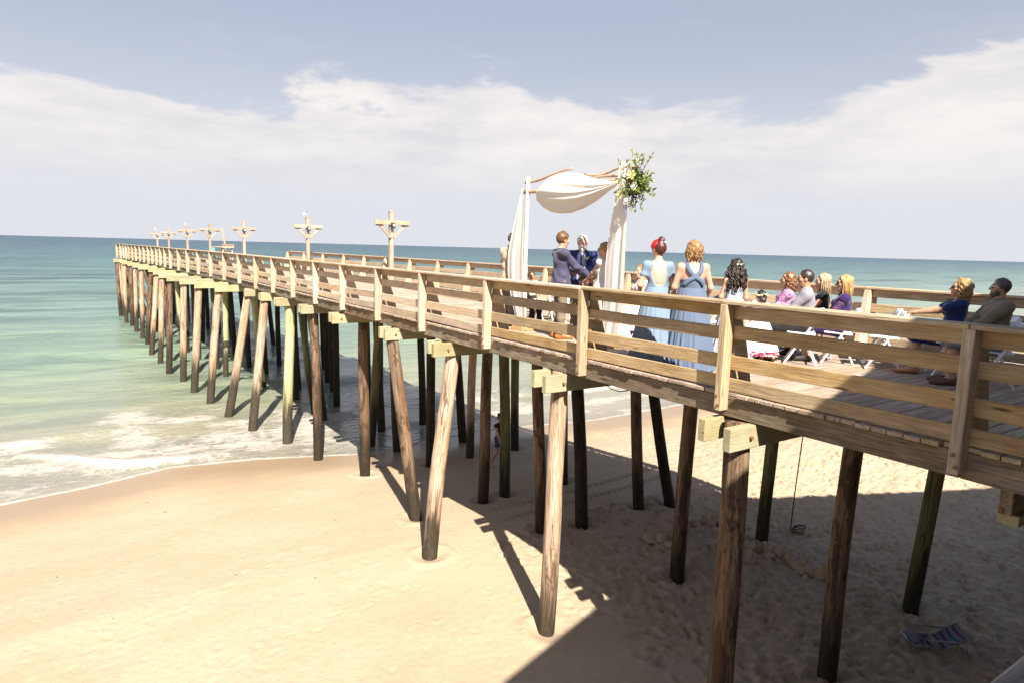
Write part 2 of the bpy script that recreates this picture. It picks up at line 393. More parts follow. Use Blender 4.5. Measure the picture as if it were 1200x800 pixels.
# ================================================================ sea
RID_X = [-6.6, -1.3, -.2, .55, 1.3, 2.65, 4.6, 6.2, 7.7]; RID_Y = [26.1, 25.0, 24.1, 23.2, 22.5, 22.2, 22.25, 22.4, 22.5]
def make_sea():
    xs = axis_coords(-15, 28, .105, -16000, 16000, 1.12); ys = axis_coords(19.0, 37, .095, 17.5, 24000, 1.06)
    X, Y, F = grid(xs, ys)
    d = Y-shore(X)
    P = np.stack([X, Y], -1)
    amp = np.clip(d/22, .0, 1)*np.exp(-(np.hypot(X, Y)/420)**2)
    Z = np.zeros_like(X)
    rr = random.Random(11)
    for k in range(9):
        lam = (11, 8.2, 6.3, 4.9, 3.7, 2.9, 2.2, 1.7, 1.3)[k]; a = (.075, .07, .06, .05, .04, .03, .02, .014, .01)[k]
        th = math.radians(-90+rr.uniform(-26, 26)); kx, ky = 2*math.pi/lam*math.cos(th), 2*math.pi/lam*math.sin(th)
        ph = rr.uniform(0, 6.28)+1.8*(fbm(P/ (lam*3), 2, 20+k)-.5)
        res = np.clip(1-(np.hypot(X, Y)/(lam*34))**2, 0, 1)
        s = np.sin(kx*X+ky*Y+ph)
        Z += a*res*(s+.25*np.cos(2*(kx*X+ky*Y+ph)))
    Z *= amp
    Z += np.clip(1-d/10, 0, 1)*np.clip(d/1.5, 0, 1)*.035*(fbm(P*np.array([.8, 1.6]), 3, 40)-.5)
    # small breaking wave running up on the left
    yr = np.interp(X, RID_X, RID_Y) + .25*(fbm(P[..., :1]*np.array([1.3]), 3, 31)-.5)
    rw = np.exp(-((X-1.3)/2.8)**2)
    u = Y-yr
    ridge = np.where(u < 0, np.exp(-(u/.16)**2), np.exp(-(u/.55)**2))
    Z += .17*rw*ridge
    u2 = Y-(26.8+.05*X+.5*(fbm(P[..., :1]*.6, 3, 33)-.5))
    Z += .10*np.where(u2 < 0, np.exp(-(u2/.3)**2), np.exp(-(u2/.9)**2))*np.clip((3-X)/5, 0, 1)
    u3 = Y-(25.0-.06*(X-17.5)+.5*(fbm(P[..., :1]*.7, 3, 35)-.5))
    Z += .13*np.where(u3 < 0, np.exp(-(u3/.25)**2), np.exp(-(u3/.8)**2))*np.clip((X-14.3)/3, 0, 1)
    # foam mask
    n = fbm(P*np.array([.55, .8]), 4, 50); n2 = fbm(P*np.array([1.6, 3.2]), 3, 55)
    left = np.clip((9-X)/12, 0, 1)
    wide = 7.4 + 3.4*left + 2.2*(n-.5)*2
    foam = np.clip((wide-d)/3.0, 0, 1)*(.16+.50*np.clip((n-.40)/.3, 0, 1))
    foam *= np.where(d < 1.6, .45+.55*np.clip(d/1.6, 0, 1), 1)
    foam = np.maximum(foam, np.exp(-((d-.05)/.14)**2)*.9)                       # edge of the swash
    foam = np.maximum(foam, np.exp(-((d-.75-.3*n)/.07)**2)*.6*np.clip((n2-.4)*5, 0, 1))
    foam = np.maximum(foam, rw*np.where(u < 0, np.exp(-(u/.22)**2), np.exp(-(u/.9)**2))*1.15)
    foam = np.maximum(foam, .85*np.clip((X-14.3)/3, 0, 1)*np.where(u3 < 0, np.exp(-(u3/.3)**2), np.exp(-(u3/1.2)**2))*np.clip(n*2.2-.5, 0, 1))
    foam = np.maximum(foam, .55*np.clip((2-X)/5, 0, 1)*np.where(u2 < 0, np.exp(-(u2/.3)**2), np.exp(-(u2/1.2)**2))*np.clip(n*2.6-.7, 0, 1))
    Z += SEA
    V = np.stack([X, Y, Z], -1).reshape(-1, 3)
    m, nt, b = new_mat('sea_water')
    tc = N(nt, 'ShaderNodeTexCoord').outputs['Object']
    sp = N(nt, 'ShaderNodeSeparateXYZ', {0: tc}); yy = sp.outputs[1]
    at = N(nt, 'ShaderNodeAttribute', attribute_name='foam').outputs['Fac']
    big = NOISE(nt, VSCALE(nt, tc, (.018, .05, 1)), 1.0, 4, .6)
    ld = M_(nt, 'ADD', M_(nt, 'LOGARITHM', M_(nt, 'MAXIMUM', M_(nt, 'SUBTRACT', yy, 16.0), 1.0), 10.0), M_(nt, 'MULTIPLY', M_(nt, 'SUBTRACT', big, .5), .55))
    # silt near the beach, pale green, then teal and blue with depth
    col = RAMP(nt, M_(nt, 'DIVIDE', ld, 4.0), [(.12, (.25, .215, .165)), (.25, (.235, .235, .165)), (.31, (.225, .255, .17)), (.38, (.175, .24, .175)), (.46, (.125, .20, .172)), (.58, (.075, .145, .15)), (.72, (.042, .088, .122)), (1, (.025, .05, .095))])
    st = NOISE(nt, VSCALE(nt, tc, (.10, .42, 1)), 1.0, 5, .65)
    st2 = NOISE(nt, VSCALE(nt, tc, (.02, .14, 1)), 1.0, 6, .7)
    col = MIX(nt, MR(nt, st, .40, .66, 0, .6), col, MIX(nt, .6, col, C4((.02, .06, .075))))
    far = MR(nt, yy, 35, 90)
    col = MIX(nt, M_(nt, 'MULTIPLY', MR(nt, st2, .47, .62, 0, .75), far), col, MIX(nt, .72, col, C4((.004, .02, .03))))
    st3 = NOISE(nt, VSCALE(nt, tc, (.05, .26, 1)), 1.0, 5, .7)
    col = MIX(nt, M_(nt, 'MULTIPLY', MR(nt, st3, .53, .66, 0, .5), far), col, MIX(nt, .35, col, C4((.25, .36, .36))))
    v2 = N(nt, 'ShaderNodeVectorMath', {0: tc, 1: VSCALE(nt, N(nt, 'ShaderNodeTexNoise', {'Vector': tc, 'Scale': 1.4, 'Detail': 4}).outputs[1], (1.1, 1.1, 0))}, operation='ADD').outputs[0]
    vor = N(nt, 'ShaderNodeTexVoronoi', {'Vector': VSCALE(nt, v2, (1.2, 2.5, 1)), 'Scale': 1.0}, feature='DISTANCE_TO_EDGE').outputs[0]
    vor2 = N(nt, 'ShaderNodeTexVoronoi', {'Vector': VSCALE(nt, v2, (4.0, 7.5, 1)), 'Scale': 1.0}, feature='DISTANCE_TO_EDGE').outputs[0]
    fn = NOISE(nt, VSCALE(nt, tc, (5, 9, 1)), 1.0, 5, .7)
    lace = M_(nt, 'MAXIMUM', MR(nt, vor, .22, .0, 0, 1), M_(nt, 'MULTIPLY', MR(nt, vor2, .22, .0, 0, 1), .8))
    th = M_(nt, 'ADD', M_(nt, 'MULTIPLY', at, 1.55), M_(nt, 'MULTIPLY', M_(nt, 'SUBTRACT', M_(nt, 'ADD', M_(nt, 'MULTIPLY', lace, .62), M_(nt, 'MULTIPLY', fn, .75)), 1.15), 1.0))
    fm = MR(nt, th, -.06, .72)
    fm = M_(nt, 'MULTIPLY', fm, MR(nt, at, .02, .2))
    milk = M_(nt, 'MULTIPLY', at, .45)
    col = MIX(nt, milk, col, C4((.31, .275, .23)))
    col = MIX(nt, M_(nt, 'MULTIPLY', fm, .72), col, C4((.44, .405, .365)))
    nt.links.new(col, b.inputs['Base Color'])
    nt.links.new(M_(nt, 'ADD', MR(nt, yy, 20, 120, .12, .30), M_(nt, 'MULTIPLY', fm, .5)), b.inputs['Roughness'])
    nt.links.new(MR(nt, yy, 30, 160, .5, .22), b.inputs['Specular IOR Level'])
    b.inputs['IOR'].default_value = 1.33
    # ripples, scaled up with distance so that far water keeps a visible chop
    r1 = NOISE(nt, VSCALE(nt, tc, (2.2, 4.5, 1)), 1.0, 4, .6)
    r2 = NOISE(nt, VSCALE(nt, tc, (.45, 1.1, 1)), 1.0, 4, .6)
    r3 = NOISE(nt, VSCALE(nt, tc, (.09, .3, 1)), 1.0, 4, .65)
    f2 = MR(nt, yy, 20, 60); f3 = MR(nt, yy, 60, 260)
    h = M_(nt, 'ADD', M_(nt, 'MULTIPLY', r1, .07), M_(nt, 'ADD', M_(nt, 'MULTIPLY', M_(nt, 'MULTIPLY', r2, f2), .42), M_(nt, 'MULTIPLY', M_(nt, 'MULTIPLY', r3, f3), 2.6)))
    h = M_(nt, 'ADD', h, M_(nt, 'MULTIPLY', fm, .012))
    nt.links.new(N(nt, 'ShaderNodeBump', {'Strength': .9, 'Distance': 1.0, 'Height': h}).outputs[0], b.inputs['Normal'])
    me = mesh('sea', V, F, True, m)
    a = me.attributes.new('foam', 'FLOAT', 'POINT'); a.data.foreach_set('value', foam.astype(np.float32).ravel())
    tag(link('sea', me), 'green sea with foam washing up the beach', kind='structure')
make_sea()
# ================================================================ the pier
POSTS = [(6.2, -2.5), (6.2, -.1), (6.2, 2.37), (6.2, 4.81), (6.2, 7.29), (6.2, 9.9), (6.2, 12.45), (6.2, 14.78), (6.2, 17.16), (6.2, 19.41), (6.2, 21.7), (6.2, 24.08), (6.2, 26.6), (6.2, 29.4), (6.2, 32.5), (6.11, 35.2), (5.98, 37.86), (5.86, 40.5), (5.75, 43.02), (5.66, 45.64), (5.63, 47.98), (5.62, 50.07), (5.57, 51.81), (5.5, 53.57), (5.4, 55.1), (5.27, 56.7), (5.19, 58.66), (5.07, 60.46), (4.97, 62.24), (4.85, 63.91), (4.78, 65.54), (4.69, 67.07), (4.58, 68.61), (4.38, 70.2)]
PX = [p[0] for p in POSTS]; PY = [p[1] for p in POSTS]
def edge_x(y): return float(np.interp(y, PY, PX))
pier = empty('fishing_pier', (8.85, 4, DECK), label='long weathered wooden fishing pier on tall pilings reaching out over the sea', cat='pier')
zr = lambda z: EYE+z
jr = random.Random(21)
J = lambda s: jr.uniform(-s, s)
def pick(y, near, far, lo=6.5, hi=11):
    return near if y < lo+(hi-lo)*jr.random() else far

def piling_mesh(foot, top, r0, r1, mat, seed):
    P0, P1 = Vector(foot), Vector(top); L = (P1-P0).length; n = 14; rings = max(6, int(L/.45)); rr = random.Random(seed)
    V = []; F = []
    ph = [rr.uniform(0, 6.28) for _ in range(4)]
    for i in range(rings+1):
        t = i/rings; r = r0+(r1-r0)*t
        ox = .012*math.sin(t*7+ph[0]); oy = .012*math.sin(t*6+ph[1])
        for j in range(n):
            q = 2*math.pi*j/n
            k = r*(1+.035*math.sin(2*q+ph[2])+.025*math.sin(5*q+ph[3]+t*3)+rr.uniform(-.018, .018))
            V.append((ox+k*math.cos(q), oy+k*math.sin(q), t*L))
    for i in range(rings):
        for j in range(n): F.append((i*n+j, i*n+(j+1) % n, (i+1)*n+(j+1) % n, (i+1)*n+j))
    F.append(tuple(rings*n+j for j in range(n)))
    me = mesh('piling', V, F, True, mat)
    q = (P1-P0).to_track_quat('Z', 'Y').to_matrix().to_4x4(); q.translation = P0
    return me, q
ZT = zr(-1.845)
PIL = []   # foot x, foot y, top x, top y, radius, material
def pile(fx, fy, tx, ty, r, m): PIL.append((fx, fy, tx, ty, r, m))
# bents on the sand, taken one by one
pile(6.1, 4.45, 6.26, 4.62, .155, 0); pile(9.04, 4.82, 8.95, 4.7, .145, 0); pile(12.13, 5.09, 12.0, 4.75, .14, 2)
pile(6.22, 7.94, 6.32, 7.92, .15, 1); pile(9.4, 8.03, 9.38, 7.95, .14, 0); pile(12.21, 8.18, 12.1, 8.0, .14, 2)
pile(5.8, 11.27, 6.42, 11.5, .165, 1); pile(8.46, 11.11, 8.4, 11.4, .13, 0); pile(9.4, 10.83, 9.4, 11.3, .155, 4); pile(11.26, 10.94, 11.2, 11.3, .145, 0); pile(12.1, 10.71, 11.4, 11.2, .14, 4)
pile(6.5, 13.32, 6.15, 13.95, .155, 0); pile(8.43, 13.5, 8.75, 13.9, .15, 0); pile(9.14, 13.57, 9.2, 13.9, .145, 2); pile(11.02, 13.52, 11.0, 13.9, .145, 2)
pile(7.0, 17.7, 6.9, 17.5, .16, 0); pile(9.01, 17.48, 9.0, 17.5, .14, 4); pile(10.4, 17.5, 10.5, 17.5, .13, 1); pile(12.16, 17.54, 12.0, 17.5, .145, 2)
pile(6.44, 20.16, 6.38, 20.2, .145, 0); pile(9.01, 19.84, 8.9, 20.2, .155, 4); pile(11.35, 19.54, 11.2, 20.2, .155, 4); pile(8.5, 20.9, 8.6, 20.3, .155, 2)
pile(6.15, 22.55, 6.42, 22.9, .17, 3); pile(9.52, 22.42, 9.5, 22.9, .15, 4); pile(11.3, 22.6, 11.3, 22.9, .15, 4)
pile(5.51, 24.75, 6.15, 25.1, .16, 1); pile(8.2, 24.9, 7.7, 25.1, .15, 2); pile(10.0, 24.9, 10.0, 25.1, .15, 4)
pile(5.20, 27.32, 6.1, 27.3, .16, 1); pile(8.39, 26.72, 8.0, 27.3, .15, 2); pile(9.46, 27.01, 9.5, 27.3, .15, 4); pile(11.5, 27.2, 11.5, 27.3, .15, 4)
pile(4.96, 29.9, 5.5, 30.0, .16, 1); pile(8.29, 28.9, 8.3, 30.0, .15, 4); pile(10.3, 30, 10.3, 30.0, .15, 4)
pile(4.73, 32.28, 5.1, 32.4, .165, 1); pile(7.69, 32.24, 7.4, 32.4, .15, 3); pile(9.12, 31.4, 9.2, 32.4, .15, 4); pile(10.77, 32.06, 10.8, 32.4, .15, 4)
far_feet = [(4.68, 35.12, 35.3, 4.9), (4.37, 37.74, 38.0, 4.68), (4.36, 41.14, 41.3, 4.68), (4.32, 44.8, 45.0, 4.8), (4.45, 48.6, 48.6, 4.9), (4.54, 52.6, 52.6, 4.7), (4.45, 55.9, 55.9, 4.6), (4.44, 59.1, 59.1, 4.55), (4.3, 62.6, 62.6, 4.4), (4.5, 66.2, 66.2, 4.5), (4.3, 68.4, 68.4, 4.2), (4.66, 70.3, 70.2, 4.5)]
for i, (fx, fy, y, tx) in enumerate(far_feet):
    e = edge_x(y)
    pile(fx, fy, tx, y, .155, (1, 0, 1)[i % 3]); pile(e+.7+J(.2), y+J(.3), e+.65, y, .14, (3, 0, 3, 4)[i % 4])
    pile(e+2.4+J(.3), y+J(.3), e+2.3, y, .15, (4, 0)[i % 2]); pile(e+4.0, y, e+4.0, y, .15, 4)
    if i < 8: pile(e+5.7+J(.2), y, e+5.4, y, .15, 4)
    if i > 6: pile(e+1.3+J(.2), y-.5, e+.1, y, .14, 0)
for i, (fx, fy, tx, ty, r, m) in enumerate(PIL):
    zb = min(float(sand_z(np.array(fx), np.array(fy))), 3)-.35
    zb = max(zb, -3.2)
    # the foot position is where it meets sand or water; carry the line on below
    zs = max(SEA, float(sand_z(np.array(fx), np.array(fy))))
    k = (zs-zb)/(ZT-zs)
    foot = (fx-(tx-fx)*k, fy-(ty-fy)*k, zb)
    me, mw = piling_mesh(foot, (tx, ty, ZT+J(.02)), r*.96, r*.90, PM[m], i)
    link('piling', me, pier, None, mw)

# pairs of cap beams clasping the pilings, their ends standing out beyond the deck
BENTS = [2.3, 4.65, 7.95, 11.55, 14.0, 17.5, 20.2, 22.9, 25.1, 27.3, 30.0, 32.4] + [f[2] for f in far_feet]
for i, y in enumerate(BENTS):
    e = edge_x(y); big = 2.0 if y < 33 else 1.4
    for s in (-1, 1):
        x0 = e-.31+J(.05)+(.10 if s > 0 else 0); x1 = e+6.25+J(.08)
        yy = y+s*(.215 if y < 33 else .2)
        m = MT['treated'] if i > 0 else MT['stringer']
        if i == 0: x0 = 6.48 if s < 0 else 7.3
        if y > 29: x0 = (min(x0, (5.5, 5.1)[i-10]-.22) if i < 12 else min(x0, far_feet[i-12][3]-.22)) if s < 0 else x0
        plank('cap_beam', pier, m, (x0, yy, zr(-1.98)), (x1, yy, zr(-1.98)), .10, .26)
        if y < 20 and s < 0:
            b = MB()
            for bx in (e-.02, e+2.2):
                b.tube([(bx, yy-.055, zr(-1.98)), (bx, yy-.085, zr(-1.98))], .022, 8)
            b.build('bolt_head', pier, MT['rust'])
plank('pile_stub', pier, MT['treated'], (6.62, 2.1, zr(-2.19)), (7.1, 2.1, zr(-2.19)), .16, .1)

# stringers
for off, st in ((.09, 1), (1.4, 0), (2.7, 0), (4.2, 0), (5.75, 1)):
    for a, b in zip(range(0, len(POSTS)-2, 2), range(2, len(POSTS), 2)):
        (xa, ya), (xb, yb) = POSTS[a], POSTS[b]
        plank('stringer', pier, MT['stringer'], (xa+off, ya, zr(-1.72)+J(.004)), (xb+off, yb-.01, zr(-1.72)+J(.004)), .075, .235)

# deck boards, one by one as far as they read, then as one part
post_y = np.array(PY)
y = -.4; nb = 0
far_deck = MB()
while y < 91:
    e = edge_x(min(y, 70)); wdt = .139
    x0 = e+.005+J(.015); x1 = e+5.97+J(.02)
    if np.abs(post_y-y).min() < .15: x0 = e+.06
    if nb < 298:
        z = zr(-1.574)+J(.003)
        # two lengths per course, one covering most of the deck
        plank('deck_board', pier, pick(y, MT['edge'], MT['deck'], 0, 5), (x0, y, z), (x1, y, z), wdt, .042, bev=.005, roll=J(.012)); nb += 1
    else:
        if y > 70: x0, x1 = 6.2, 10.9
        far_deck.box((x0, y, zr(-1.574)), (x1, y, zr(-1.574)), wdt, .042)
    y += .150
tag(far_deck.build('far_deck_boards', pier, MT['deck']), kind='stuff')

# near railing: outer posts, three rails and a kick board, wide cap, tapered inner braces
def brace_mesh(mat, w=.07, top=.10, bot=.36, h=.98):
    V = [(0, -w/2, 0), (bot, -w/2, 0), (top, -w/2, h), (0, -w/2, h), (0, w/2, 0), (bot, w/2, 0), (top, w/2, h), (0, w/2, h)]
    F = [(0, 1, 2, 3), (7, 6, 5, 4), (1, 5, 6, 2), (3, 2, 6, 7), (0, 3, 7, 4), (0, 4, 5, 1)]
    return mesh('rail_brace', V, F, False, mat)
BR_N = brace_mesh(MT['rail_near']); BR_F = brace_mesh(MT['rail'])
RAILZ = [(-.63, .145), (-.885, .15), (-1.205, .16), (-1.455, .15)]
for i, (x, y) in enumerate(POSTS):
    m = pick(y, MT['post_near'], MT['post'], 5.5, 9)
    t = (Vector(POSTS[min(i+1, len(POSTS)-1)])-Vector(POSTS[max(i-1, 0)])).normalized()
    t3 = Vector((t.x, t.y, 0)); nrm = Vector((t.y, -t.x, 0))
    c = Vector((x, y, 0))
    lo, hi = zr(-1.77+J(.03)), zr(-.555)
    if i == 2:
        lo -= .03
    plank('railing_post', pier, m, c-nrm*.015+Vector((0, 0, lo)), c-nrm*.015+Vector((J(.01), J(.01), hi)), .14, .095, up=t3, bev=.008)
    if y < 33:
        bx = MB(); n_ = 2
        for k in range(n_):
            o = c+t3*(-.02+.03*k)-nrm*.085
            bx.tube([o+Vector((0, 0, lo+.07+.10*k)), o+nrm*-.018+Vector((0, 0, lo+.07+.10*k))], .017, 8)
        bx.build('bolt_head', pier, MT['rust'])
    mw = Matrix((nrm, t3, Vector((0, 0, 1)))).transposed().to_4x4(); mw.translation = c+nrm*.115+Vector((0, 0, DECK+.002))
    link('rail_brace', BR_N if y < 9 else BR_F, pier, None, mw)
    if i+1 < len(POSTS):
        d = Vector(POSTS[i+1]); d3 = Vector((d.x, d.y, 0)); tt = (d3-c).normalized(); nn = Vector((tt.y, -tt.x, 0))
        p0, p1 = c+tt*.004, d3-tt*.004
        for k, (z, h) in enumerate(RAILZ):
            m = pick(y, MT['rail_near'], MT['rail'], 6.5, 10.5)
            a, b = zr(z+J(.02)), zr(z+J(.02))
            plank('rail_board', pier, m, p0+nn*.078+Vector((0, 0, a)), p1+nn*.078+Vector((0, 0, b)), .04, h, roll=J(.02))
        m = MT['rail'] if y > 5 else MT['post_near']
        plank('cap_rail', pier, m, p0+nn*.03+Vector((0, 0, zr(-.537))), p1+nn*.03+Vector((0, 0, zr(-.537))), .235, .038)
# far railing
FY = [-2, .9, 3.6, 6.3, 9.1, 12.4, 15.9, 18.1, 20.45, 22.75, 25.2, 27.7, 30.2, 32.9, 35.8, 38.7, 41.6]
FX = [edge_x(v)+5.85 for v in FY]
BR_R = brace_mesh(MT['post'], w=.085, top=.10, bot=.30)
for i, (x, y) in enumerate(zip(FX, FY)):
    plank('railing_post', pier, MT['post'], (x+.09, y, zr(-1.8)), (x+.09, y, zr(-.555)), .14, .095, up=(0, 1, 0), bev=.008)
    mw = Matrix.Rotation(math.pi, 4, 'Z'); mw.translation = (x-.03, y, DECK+.002)
    link('rail_brace', BR_R, pier, None, mw)
    if i+1 < len(FX):
        x2, y2 = FX[i+1], FY[i+1]
        for k, (z, h) in enumerate(RAILZ):
            plank('rail_board', pier, pick(y, MT['brace'], MT['rail'], 4, 7), (x, y+.004, zr(z+J(.01))), (x2, y2-.004, zr(z+J(.01))), .04, h)
        plank('cap_rail', pier, MT['rail'], (x+.03, y+.004, zr(-.537)), (x2+.03, y2-.004, zr(-.537)), .22, .038)

# ================================================================ T-shaped light poles along the far side
def flag_mat():
    m, nt, b = new_mat('striped_flag_cloth')
    tc = N(nt, 'ShaderNodeTexCoord').outputs['Object']; s = N(nt, 'ShaderNodeSeparateXYZ', {0: tc})
    st = M_(nt, 'GREATER_THAN', M_(nt, 'FRACT', M_(nt, 'MULTIPLY', s.outputs[2], 38.0)), .5)
    c = MIX(nt, st, C4((.75, .72, .70)), C4((.55, .05, .06)))
    can = M_(nt, 'MULTIPLY', M_(nt, 'GREATER_THAN', s.outputs[0], -.10), M_(nt, 'GREATER_THAN', s.outputs[2], .08))
    nt.links.new(MIX(nt, can, c, C4((.05, .08, .25))), b.inputs['Base Color']); return m
MT['flag'] = flag_mat(); MT['lens'] = plain('lamp_glass', (.75, .72, .62), .25, .05)
def light_pole(x, y, top, label, flag=False, lamp=True):
    o = empty('light_pole', (x, y, DECK), label=label, cat='light pole', group='T shaped light poles along the pier')
    zt = zr(top)
    plank('post', o, MT['pole'], (x, y, DECK), (x, y, zt), .17, .17, bev=.012)
    link('post_cap', box_mesh(.19, .19, .07, MT['pole'], .01), o, None, Matrix.Translation((x, y, zt+.02)))
    za = zt-.44
    plank('crossarm', o, MT['pole'], (x-.78, y-.13, za), (x+.78, y-.13, za), .085, .17, bev=.008)
    for s in (-1, 1):
        plank('arm_brace', o, MT['pole'], (x+s*.07, y-.125, za-.62), (x+s*.58, y-.125, za-.09), .07, .10)
        b = MB(); b.box((x+s*.42, y-.13, za-.115), (x+s*.72, y-.13, za-.115), .10, .05); b.build('floodlight', o, MT['dark'])
    b = MB(); b.box((x-.09, y-.20, za-.12), (x+.09, y-.20, za-.12), .10, .24); lb = b.build('junction_lamp', o, MT['dark'])
    b = MB(); b.tube([(x+.02, y-.255, za-.1), (x+.02, y-.28, za-.1)], .05, 10); b.build('lamp_lens', lb, MT['lens'])
    if flag:
        b = MB(); b.tube([(x, y, zt+.05), (x, y, zt+.34)], .009, 6); b.build('flag_staff', o, MT['galv'])
        nx, nz = 10, 6; V = []; F = []
        for i in range(nx):
            for j in range(nz): V.append((-.22*i/(nx-1), .03*math.sin(i*.9+j*.3)*i/nx,   .16*j/(nz-1)-.05*i/nx))
        for i in range(nx-1):
            for j in range(nz-1): F.append((i*nz+j, i*nz+j+1, (i+1)*nz+j+1, (i+1)*nz+j))
        link('flag', mesh('flag', V, F, True, MT['flag']), o, None, Matrix.Translation((x, y, zt+.20)))
lp = [(11.35, 25.7, 1.33, 'nearest T shaped wooden light pole on the pier, left of the arch', False),
      (10.93, 35.45, 1.28, 'second nearest T shaped light pole, with a little striped flag on its top', True),
      (10.3, 47.2, 1.26, 'third T shaped light pole, just right of the thin bare post', False),
      (9.88, 56.9, 1.26, 'fourth T shaped light pole, left of the thin bare post', False),
      (9.87, 67.9, 1.24, 'fifth T shaped light pole, far out with a flag above its crossarm', True),
      (9.57, 77.9, 1.10, 'sixth T shaped light pole, second from the seaward end', False),
      (9.69, 88.7, .98, 'farthest T shaped light pole at the seaward end of the pier', True)]
for a in lp: light_pole(a[0]*1.03, a[1]*1.03, a[2]*1.03, a[3], a[4])

# fish cleaning table with a thin post and a turquoise bin, far out on the deck
ct = empty('cleaning_table', (10.3, 52.3, DECK), label='plank cleaning table far out on the pier beside a thin bare post', cat='table')
plank('table_top', ct, MT['post'], (9.9, 50.3, zr(-.46)), (9.9, 54.3, zr(-.46)), .75, .07)
plank('splash_board', ct, MT['rail'], (10.28, 50.3, zr(-.34)), (10.28, 54.3, zr(-.34)), .04, .2)
for dy in (50.5, 54.1):
    for dx in (9.6, 10.2): plank('leg', ct, MT['post'], (dx, dy, DECK), (dx, dy, zr(-.495)), .09, .09)
b = MB(); b.tube([(10.55, 54.4, DECK), (10.5, 54.4, zr(-.3)), (10.32, 54.4, zr(.95))], [.075, .07, .055], 10)
tag(b.build('mooring_post', None, MT['pole'], True), 'thin bare post leaning beside the far cleaning table', 'post')
bn = empty('litter_bin', (8.9, 50.2, DECK), label='turquoise litter bin standing far out on the pier deck', cat='bin')
MT['turq'] = plain('turquoise_plastic', (.11, .28, .23), .5)
b = MB(); b.tube([(8.9, 50.2, DECK+.01), (8.9, 50.2, DECK+.95)], [.13, .16], 14); b.build('barrel', bn, MT['turq'], True)
b = MB(); b.tube([(8.9, 50.2, DECK+.952), (8.9, 50.2, DECK+1.0), (8.9, 50.2, DECK+1.06)], [.17, .165, .09], 14); b.build('lid', bn, MT['turq'], True)
# ================================================================ the pier house behind the viewpoint and its porch
def make_house():
    sh = wood('house_siding_wood', [(.26, .22, .17), (.34, .29, .23), (.40, .35, .29)], 0, dark=.3)
    ro = plain('asphalt_shingle', (.09, .08, .075), .95, .35, 25, bump=.6)
    h = empty('pier_house', (9.59, -6, 0), label='gabled wooden pier house standing behind the viewpoint', cat='building')
    apx, apz = 9.59, zr(5.25); xl, xr, zl = -.9, 20.08, zr(5.25-.392*10.49)
    y0, y1 = -1.0, -17.0
    for nm, xe in (('roof_slope', xl), ('roof_slope', xr)):
        dx = xe-apx; n = Vector((.392 if dx > 0 else -.392, 0, 1)).normalized()*.16
        a, b_ = Vector((apx, 0, apz)), Vector((xe, 0, zl))
        V = [];
        for yy in (y0, y1):
            for p in (a, b_, b_-n, a-n): V.append((p.x, yy, p.z))
        F = [(0, 1, 2, 3), (7, 6, 5, 4), (0, 4, 5, 1), (1, 5, 6, 2), (2, 6, 7, 3)]
        link(nm, mesh(nm, V, F, False, ro), h, None, Matrix.Identity(4))
        plank('rake_board', h, MT['rail'], (apx+(.03 if dx > 0 else -.03), y0+.02, apz-.13), (xe, y0+.02, zl-.13), .03, .24)
    wl, wr = -.4, 19.5
    zw = lambda x: apz-.392*abs(x-apx)-.22
    V = [(wl, -1.9, 0), (wr, -1.9, 0), (wr, -1.9, zw(wr)), (apx, -1.9, apz-.25), (wl, -1.9, zw(wl)),
         (wl, -16, 0), (wr, -16, 0), (wr, -16, zw(wr)), (apx, -16, apz-.25), (wl, -16, zw(wl))]
    F = [(0, 1, 2, 3, 4), (9, 8, 7, 6, 5), (0, 4, 9, 5), (1, 6, 7, 2), (0, 5, 6, 1)]
    link('wall', mesh('wall', V, F, False, sh), h, None, Matrix.Identity(4))
    for k in range(30):       # clapboards on the gable wall
        z = DECK+.1+k*.2
        half = min(9.7, (apz-.3-z)/.392)
        if half < .5: break
        xa, xb = max(wl, apx-half), min(wr, apx+half)
        plank('clapboard', h, sh, (xa, -1.885, z), (xb, -1.885, z), .025, .195, roll=.05)
    for x in (3.2, 13.5):
        f = plank('window', h, MT['post'], (x-.6, -1.86, DECK+1.5), (x+.6, -1.86, DECK+1.5), .07, 1.2)
        g = box_mesh(1.04, .02, 1.04, MT['glass'], 0); link('pane', g, f, None, Matrix.Translation((x, -1.815, DECK+1.5)))
    d = plank('door', h, MT['brace'], (8.7, -1.86, DECK+1.03), (9.7, -1.86, DECK+1.03), .06, 2.04)
    b = MB(); b.tube([(9.58, -1.83, DECK+1.0), (9.58, -1.76, DECK+1.0)], .03, 8); b.build('handle', d, MT['galv'])
    # porch in front of the house, on posts, with the railing the photographer leans over
    p = empty('porch_deck', (2, -.8, 0), label='weathered porch deck and grey handrail at the viewpoint', cat='deck')
    y = .12
    while y > -1.88:
        plank('deck_board', p, MT['deck'], (-3.2, y, DECK-.021), (6.05, y, DECK-.021), .139, .042, bev=.005); y -= .15
    for yy in (.02, -.9, -1.7): plank('joist', p, MT['stringer'], (-3.2, yy, DECK-.17), (6.0, yy, DECK-.17), .07, .24)
    MT['grey'] = wood('grey_handrail_wood', [(.21, .165, .125), (.30, .245, .19), (.37, .31, .25)], .0, dark=.6)
    for x in (-3.1, -.9, 1.75, 4.0, 5.9):
        plank('railing_post', p, MT['grey'], (x, .09, DECK-.3), (x, .09, zr(-.575)), .09, .09)
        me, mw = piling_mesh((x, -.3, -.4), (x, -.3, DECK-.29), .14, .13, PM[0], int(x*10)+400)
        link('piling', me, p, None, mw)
    for a, b_ in ((-3.2, 1.75), (1.75, 6.05)):
        for z in (-.66, -.95, -1.24): plank('rail_board', p, MT['grey'], (a, .155, zr(z)), (b_-.004, .155, zr(z)), .038, .14)
        plank('cap_rail', p, MT['grey'], (a, .18, zr(-.54)), (b_-.004, .18, zr(-.54)), .23, .04)
